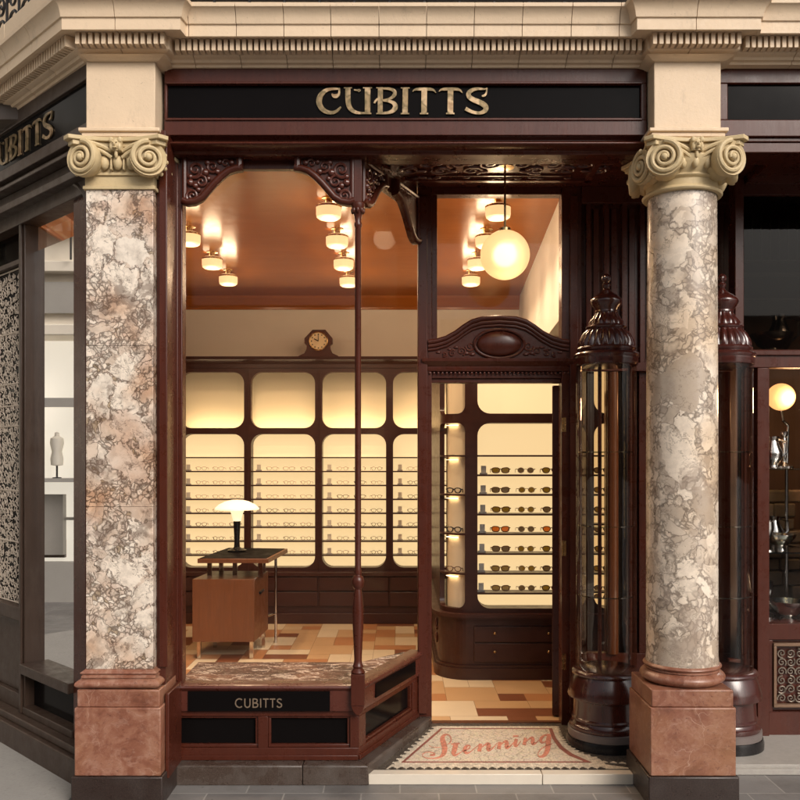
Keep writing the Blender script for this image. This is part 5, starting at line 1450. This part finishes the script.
# glass shelves and silverware
for i, py in enumerate((470, 555)):
    mb = MB(); z = nz(py); mb.box(nx_(769), nx_(829), NY+.07, 5.62, z, z+.008)
    tag(mb.build('glass_shelf', M['glass_shelf']), ['upper', 'lower'][i]+' glass shelf in the neighbouring shop window', 'shelf')
def vessel(kind, x, y, z, s, label):
    P = {'goblet': [(0, 0), (.035, 0), (.036, .004), (.010, .012), (.007, .05), (.012, .055), (.028, .07), (.034, .10), (.032, .13), (.029, .13), (.027, .1)],
         'bowl': [(0, 0), (.03, 0), (.032, .006), (.02, .012), (.05, .03), (.072, .06), (.078, .075), (.074, .075), (.04, .03)],
         'candlestick': [(0, 0), (.045, 0), (.045, .01), (.02, .02), (.009, .03), (.014, .06), (.008, .08), (.013, .13), (.008, .15), (.018, .165), (.018, .18), (.010, .18)],
         'jug': [(0, 0), (.03, 0), (.03, .006), (.022, .014), (.045, .05), (.047, .08), (.03, .115), (.024, .135), (.033, .155), (.03, .155)]}[kind]
    t = thing('silver_'+kind, label, kind, (x, y, z), 'silverware in the neighbouring window')
    mb = MB(); mb.lathe(x, y, [(r*s, z+h*s) for r, h in P], 28); b = mb.build('body', M['silver'], t)
    if kind == 'jug': mb = MB(); mb.tube([(x+.028*s, y, z+.14*s), (x+.07*s, y, z+.13*s), (x+.072*s, y, z+.08*s), (x+.044*s, y, z+.055*s)], .005*s, 6); mb.build('handle', M['silver'], t)
vessel('jug', nx_(784)+.02, 5.15, nz(470)+.008, 1.2, 'silver jug on the upper glass shelf beneath the amber globe lamp')
vessel('candlestick', nx_(800)+.02, 5.2, nz(470)+.008, 1.2, 'silver candlestick right of the jug on the upper glass shelf')
vessel('goblet', nx_(775)+.02, 5.12, nz(555)+.008, 1.3, 'silver goblet at the left end of the lower glass shelf')
vessel('bowl', nx_(792)+.04, 5.2, nz(555)+.008, 1.2, 'silver bowl on the lower glass shelf')
vessel('candlestick', nx_(777)+.02, 5.2, nz(626), 1.5, 'silver candlestick standing on the window bed at the left')
vessel('bowl', nx_(795)+.05, 5.15, nz(626), 1.5, 'large silver bowl standing on the window bed')
vessel('bowl', nx_(787), 5.15, nz(350)+.0, 1.6, 'silver bowl behind the upper window of the neighbouring shop')
vessel('jug', nx_(797)+.03, 5.25, nz(350)+.0, 1.6, 'large silver jug behind the upper window of the neighbouring shop')
vessel('goblet', nx_(772)+.03, 5.35, nz(470)+.008, 1.5, 'silver goblet at the back left of the upper glass shelf')
vessel('jug', nx_(799)+.03, 5.35, nz(555)+.008, 1.2, 'silver jug behind the bowl on the lower glass shelf')
vessel('candlestick', nx_(786)+.03, 5.38, nz(555)+.008, 1.7, 'tall silver candlestick at the middle back of the lower glass shelf')
vessel('goblet', nx_(786)+.02, 5.3, nz(626), 1.6, 'silver goblet between candlestick and bowl on the window bed')
vessel('jug', nx_(772)+.03, 5.4, nz(626), 1.8, 'silver jug behind the candlestick on the window bed')
mb = MB(); mb.box(nx_(743), 4.5, 5.02, 5.5, nz(350)-.02, nz(350)); mb.build('upper_ledge', M['wood'], nb)
mb = MB()
for py, h in ((262, .014), (277, .03), (300, .010)): D = 5.6; mb.box(WX(742, D), 4.5, D, D+.02, WZ(py, D), WZ(py, D)+h)
for k in range(8): mb.box(WX(752+9*k, 5.62), WX(753+9*k, 5.62), 5.62, 5.63, WZ(262, 5.6), WZ(215, 5.6))
mb.build('reflection_bars', m_plain('reflection_grey', (.30, .27, .24), .5), nb)  # pale bars modelled in place of reflections in the upper pane
rs = random.Random(4)
tc = thing('stone_display_block', 'stack of rough brown stone display blocks at the back of the neighbouring window', 'display stand', (nx_(800), 5.5, nz(626)))
mb = MB(); z = nz(626)
for r in range(9):
    x = nx_(770)+rs.uniform(0, .03); h = rs.uniform(.07, .11)
    while x < nx_(835):
        w = rs.uniform(.08, .16); mb.box(x, x+w-.006, 5.45+rs.uniform(0, .03), 5.6, z, z+h-.006); x += w
    z += h
mb.build('blocks', m_plain('brown_stone', (.22, .15, .10), .6, 0, .5, 14, 0, .3), tc, bevel=.01)

# closing walls so that nothing leaks light into the rooms
mb = MB(); mb.box(-2.6, 2.1, 8.9, 9.0, 0, 3.6); mb.box(-2.7, 4.7, 4.75, 9.0, 3.45, 3.6); mb.box(2.05, 4.7, 6.05, 6.15, 0, 3.6)
mb.sweep([(-5.0, 7.9), (-2.55, 5.45), (-2.5, 5.5), (-2.5, 9.0)][0:2], [(-.16, .0), (-.1, .0), (-.1, 3.4), (-.16, 3.4)])
mb.build('rear_wall', M['opp_dark'], kind='structure')

# ================================================================== THE OTHER SIDE OF THE ARCADE (seen in reflections)
op = thing('arcade_range', 'cream arcade range opposite, mirrored in the side window', 'building', (-7, 6, 0))
mb = MB()
mb.box(-7.6, -7.0, 1.5, 13, 3.1, 7.5); mb.box(-7.6, -6.9, 1.5, 13, 3.0, 3.12); mb.box(-7.6, -6.85, 1.5, 13, 3.7, 3.82); mb.box(-7.6, -6.75, 1.5, 13, 4.3, 4.42); mb.box(-7.6, -6.9, 1.5, 13, 5.2, 5.28)
for y in (1.5, 4.4, 6.0, 7.6, 9.2, 12): mb.box(-7.6, -6.86, y, y+.32, 0, 3.0)
mb.build('wall', M['opp_cream'], op, bevel=.01)
mb = MB(); mb.box(-7.05, -6.93, 1.5, 13, 3.25, 3.6); mb.box(-7.05, -6.96, 1.5, 13, 2.2, 2.3); mb.build('fascia', M['opp_grey'], op)
mb = MB(); mb.box(-7.5, -7.4, 1.5, 13, 0, 3.0); mb.build('glowing_window_backs', emis('shop_window_glow', (1.0, .92, .78), .52, (.7, .65, .55)), op)  # glow added behind the windows to brighten the mirrored range
for i in range(9):
    y = 1.9+i*1.25
    mb = MB(); mb.box(-7.01, -6.985, y, y+.8, 4.55, 6.6); w_ = mb.build('upper_window', emis('upper_window_glow', (1.0, .95, .86), .45, (.5, .48, .45)) if i == 0 else bpy.data.materials['upper_window_glow'], op)  # upper windows given an added glow, brightening the side pane's reflection
    mb = MB(); mb.box(-6.985, -6.97, y+.38, y+.42, 4.55, 6.6)
    for zz_ in (4.55, 5.2, 5.9, 6.56): mb.box(-6.985, -6.972, y, y+.8, zz_, zz_+.04)
    mb.build('window_bars', M['opp_dark'], w_)
mb = MB()
for i in range(80): mb.box(-6.9, -6.86, 1.5+i*.14, 1.57+i*.14, 4.16, 4.27)
mb.build('dentils', M['opp_cream'], op)
mb = MB()
for i in range(7): mb.box(-7.35, -7.25, 2.0+i*1.6, 2.7+i*1.6, .5, 1.2)
mb.build('display_plinths', M['opp_grey'], op)
mb = MB(); mb.box(-7.05, -6.95, 1.5, 13, 0, .45); mb.box(-7.02, -6.97, 1.5, 13, 1.35, 1.39); mb.build('stall_riser', M['opp_grey'], op)
mb = MB()
for i in range(30): mb.tube([(-6.8, 1.6+i*.38, 3.82), (-6.8, 1.6+i*.38, 4.3)], .012, 5)
mb.build('balcony_rail', M['iron'], op)
for i in range(3):
    y = 6.45+i*.4
    t = thing('mannequin_bust', 'pale mannequin torso in the opposite window, %s of three' % ['nearest the pier', 'middle one', 'farthest'][i], 'mannequin', (-7.2, y, 1.39), 'mannequins in the opposite window')
    q = .55; P_ = [(0, .0), (.12, .02), (.13, .15), (.10, .3), (.14, .48), (.13, .58), (.05, .63), (.045, .7), (0, .72)]
    mb = MB(); mb.lathe(-7.2, y, [(r_*q, 1.53+z_*q) for r_, z_ in P_], 20); mb.build('torso', M['white'], t)
    mb = MB(); mb.tube([(-7.2, y, 1.39), (-7.2, y, 1.54)], .012, 8); mb.lathe(-7.2, y, [(0, 1.39), (.05, 1.39), (.05, 1.40), (0, 1.405)], 16); mb.build('stand', M['iron'], t)
mb = MB(); mb.box(-7.4, -7.0, 1.8, 11.8, 1.36, 1.39); mb.box(-7.4, -7.3, 1.8, 11.8, .9, .93); mb.build('display_shelf', M['opp_grey'], op)
rs = random.Random(21)
mb = MB()
for k in range(26): y = 2+k*.37; mb.box(-7.38, -7.30-rs.uniform(0, .1), y, y+rs.uniform(.1, .3), .46, .46+rs.uniform(.15, .42))
mb.build('display_goods', M['opp_dark'], op)
ob = thing('arcade_range_opposite', 'brown and cream arcade shop range behind the viewer', 'building', (0, -5.5, 0))
mb = MB(); mb.box(-9, 9, -7.6, -7.0, 3.2, 4.4)
for i in range(7): mb.box(-9+i*2.8, -8.6+i*2.8, -7.6, -6.85, 0, 3.2)
mb.build('wall', M['opp_cream'], ob)
mb = MB(); mb.box(-9, 9, -7.4, -7.3, 0, 3.2); mb.build('shop_windows', M['opp_dark'], ob)
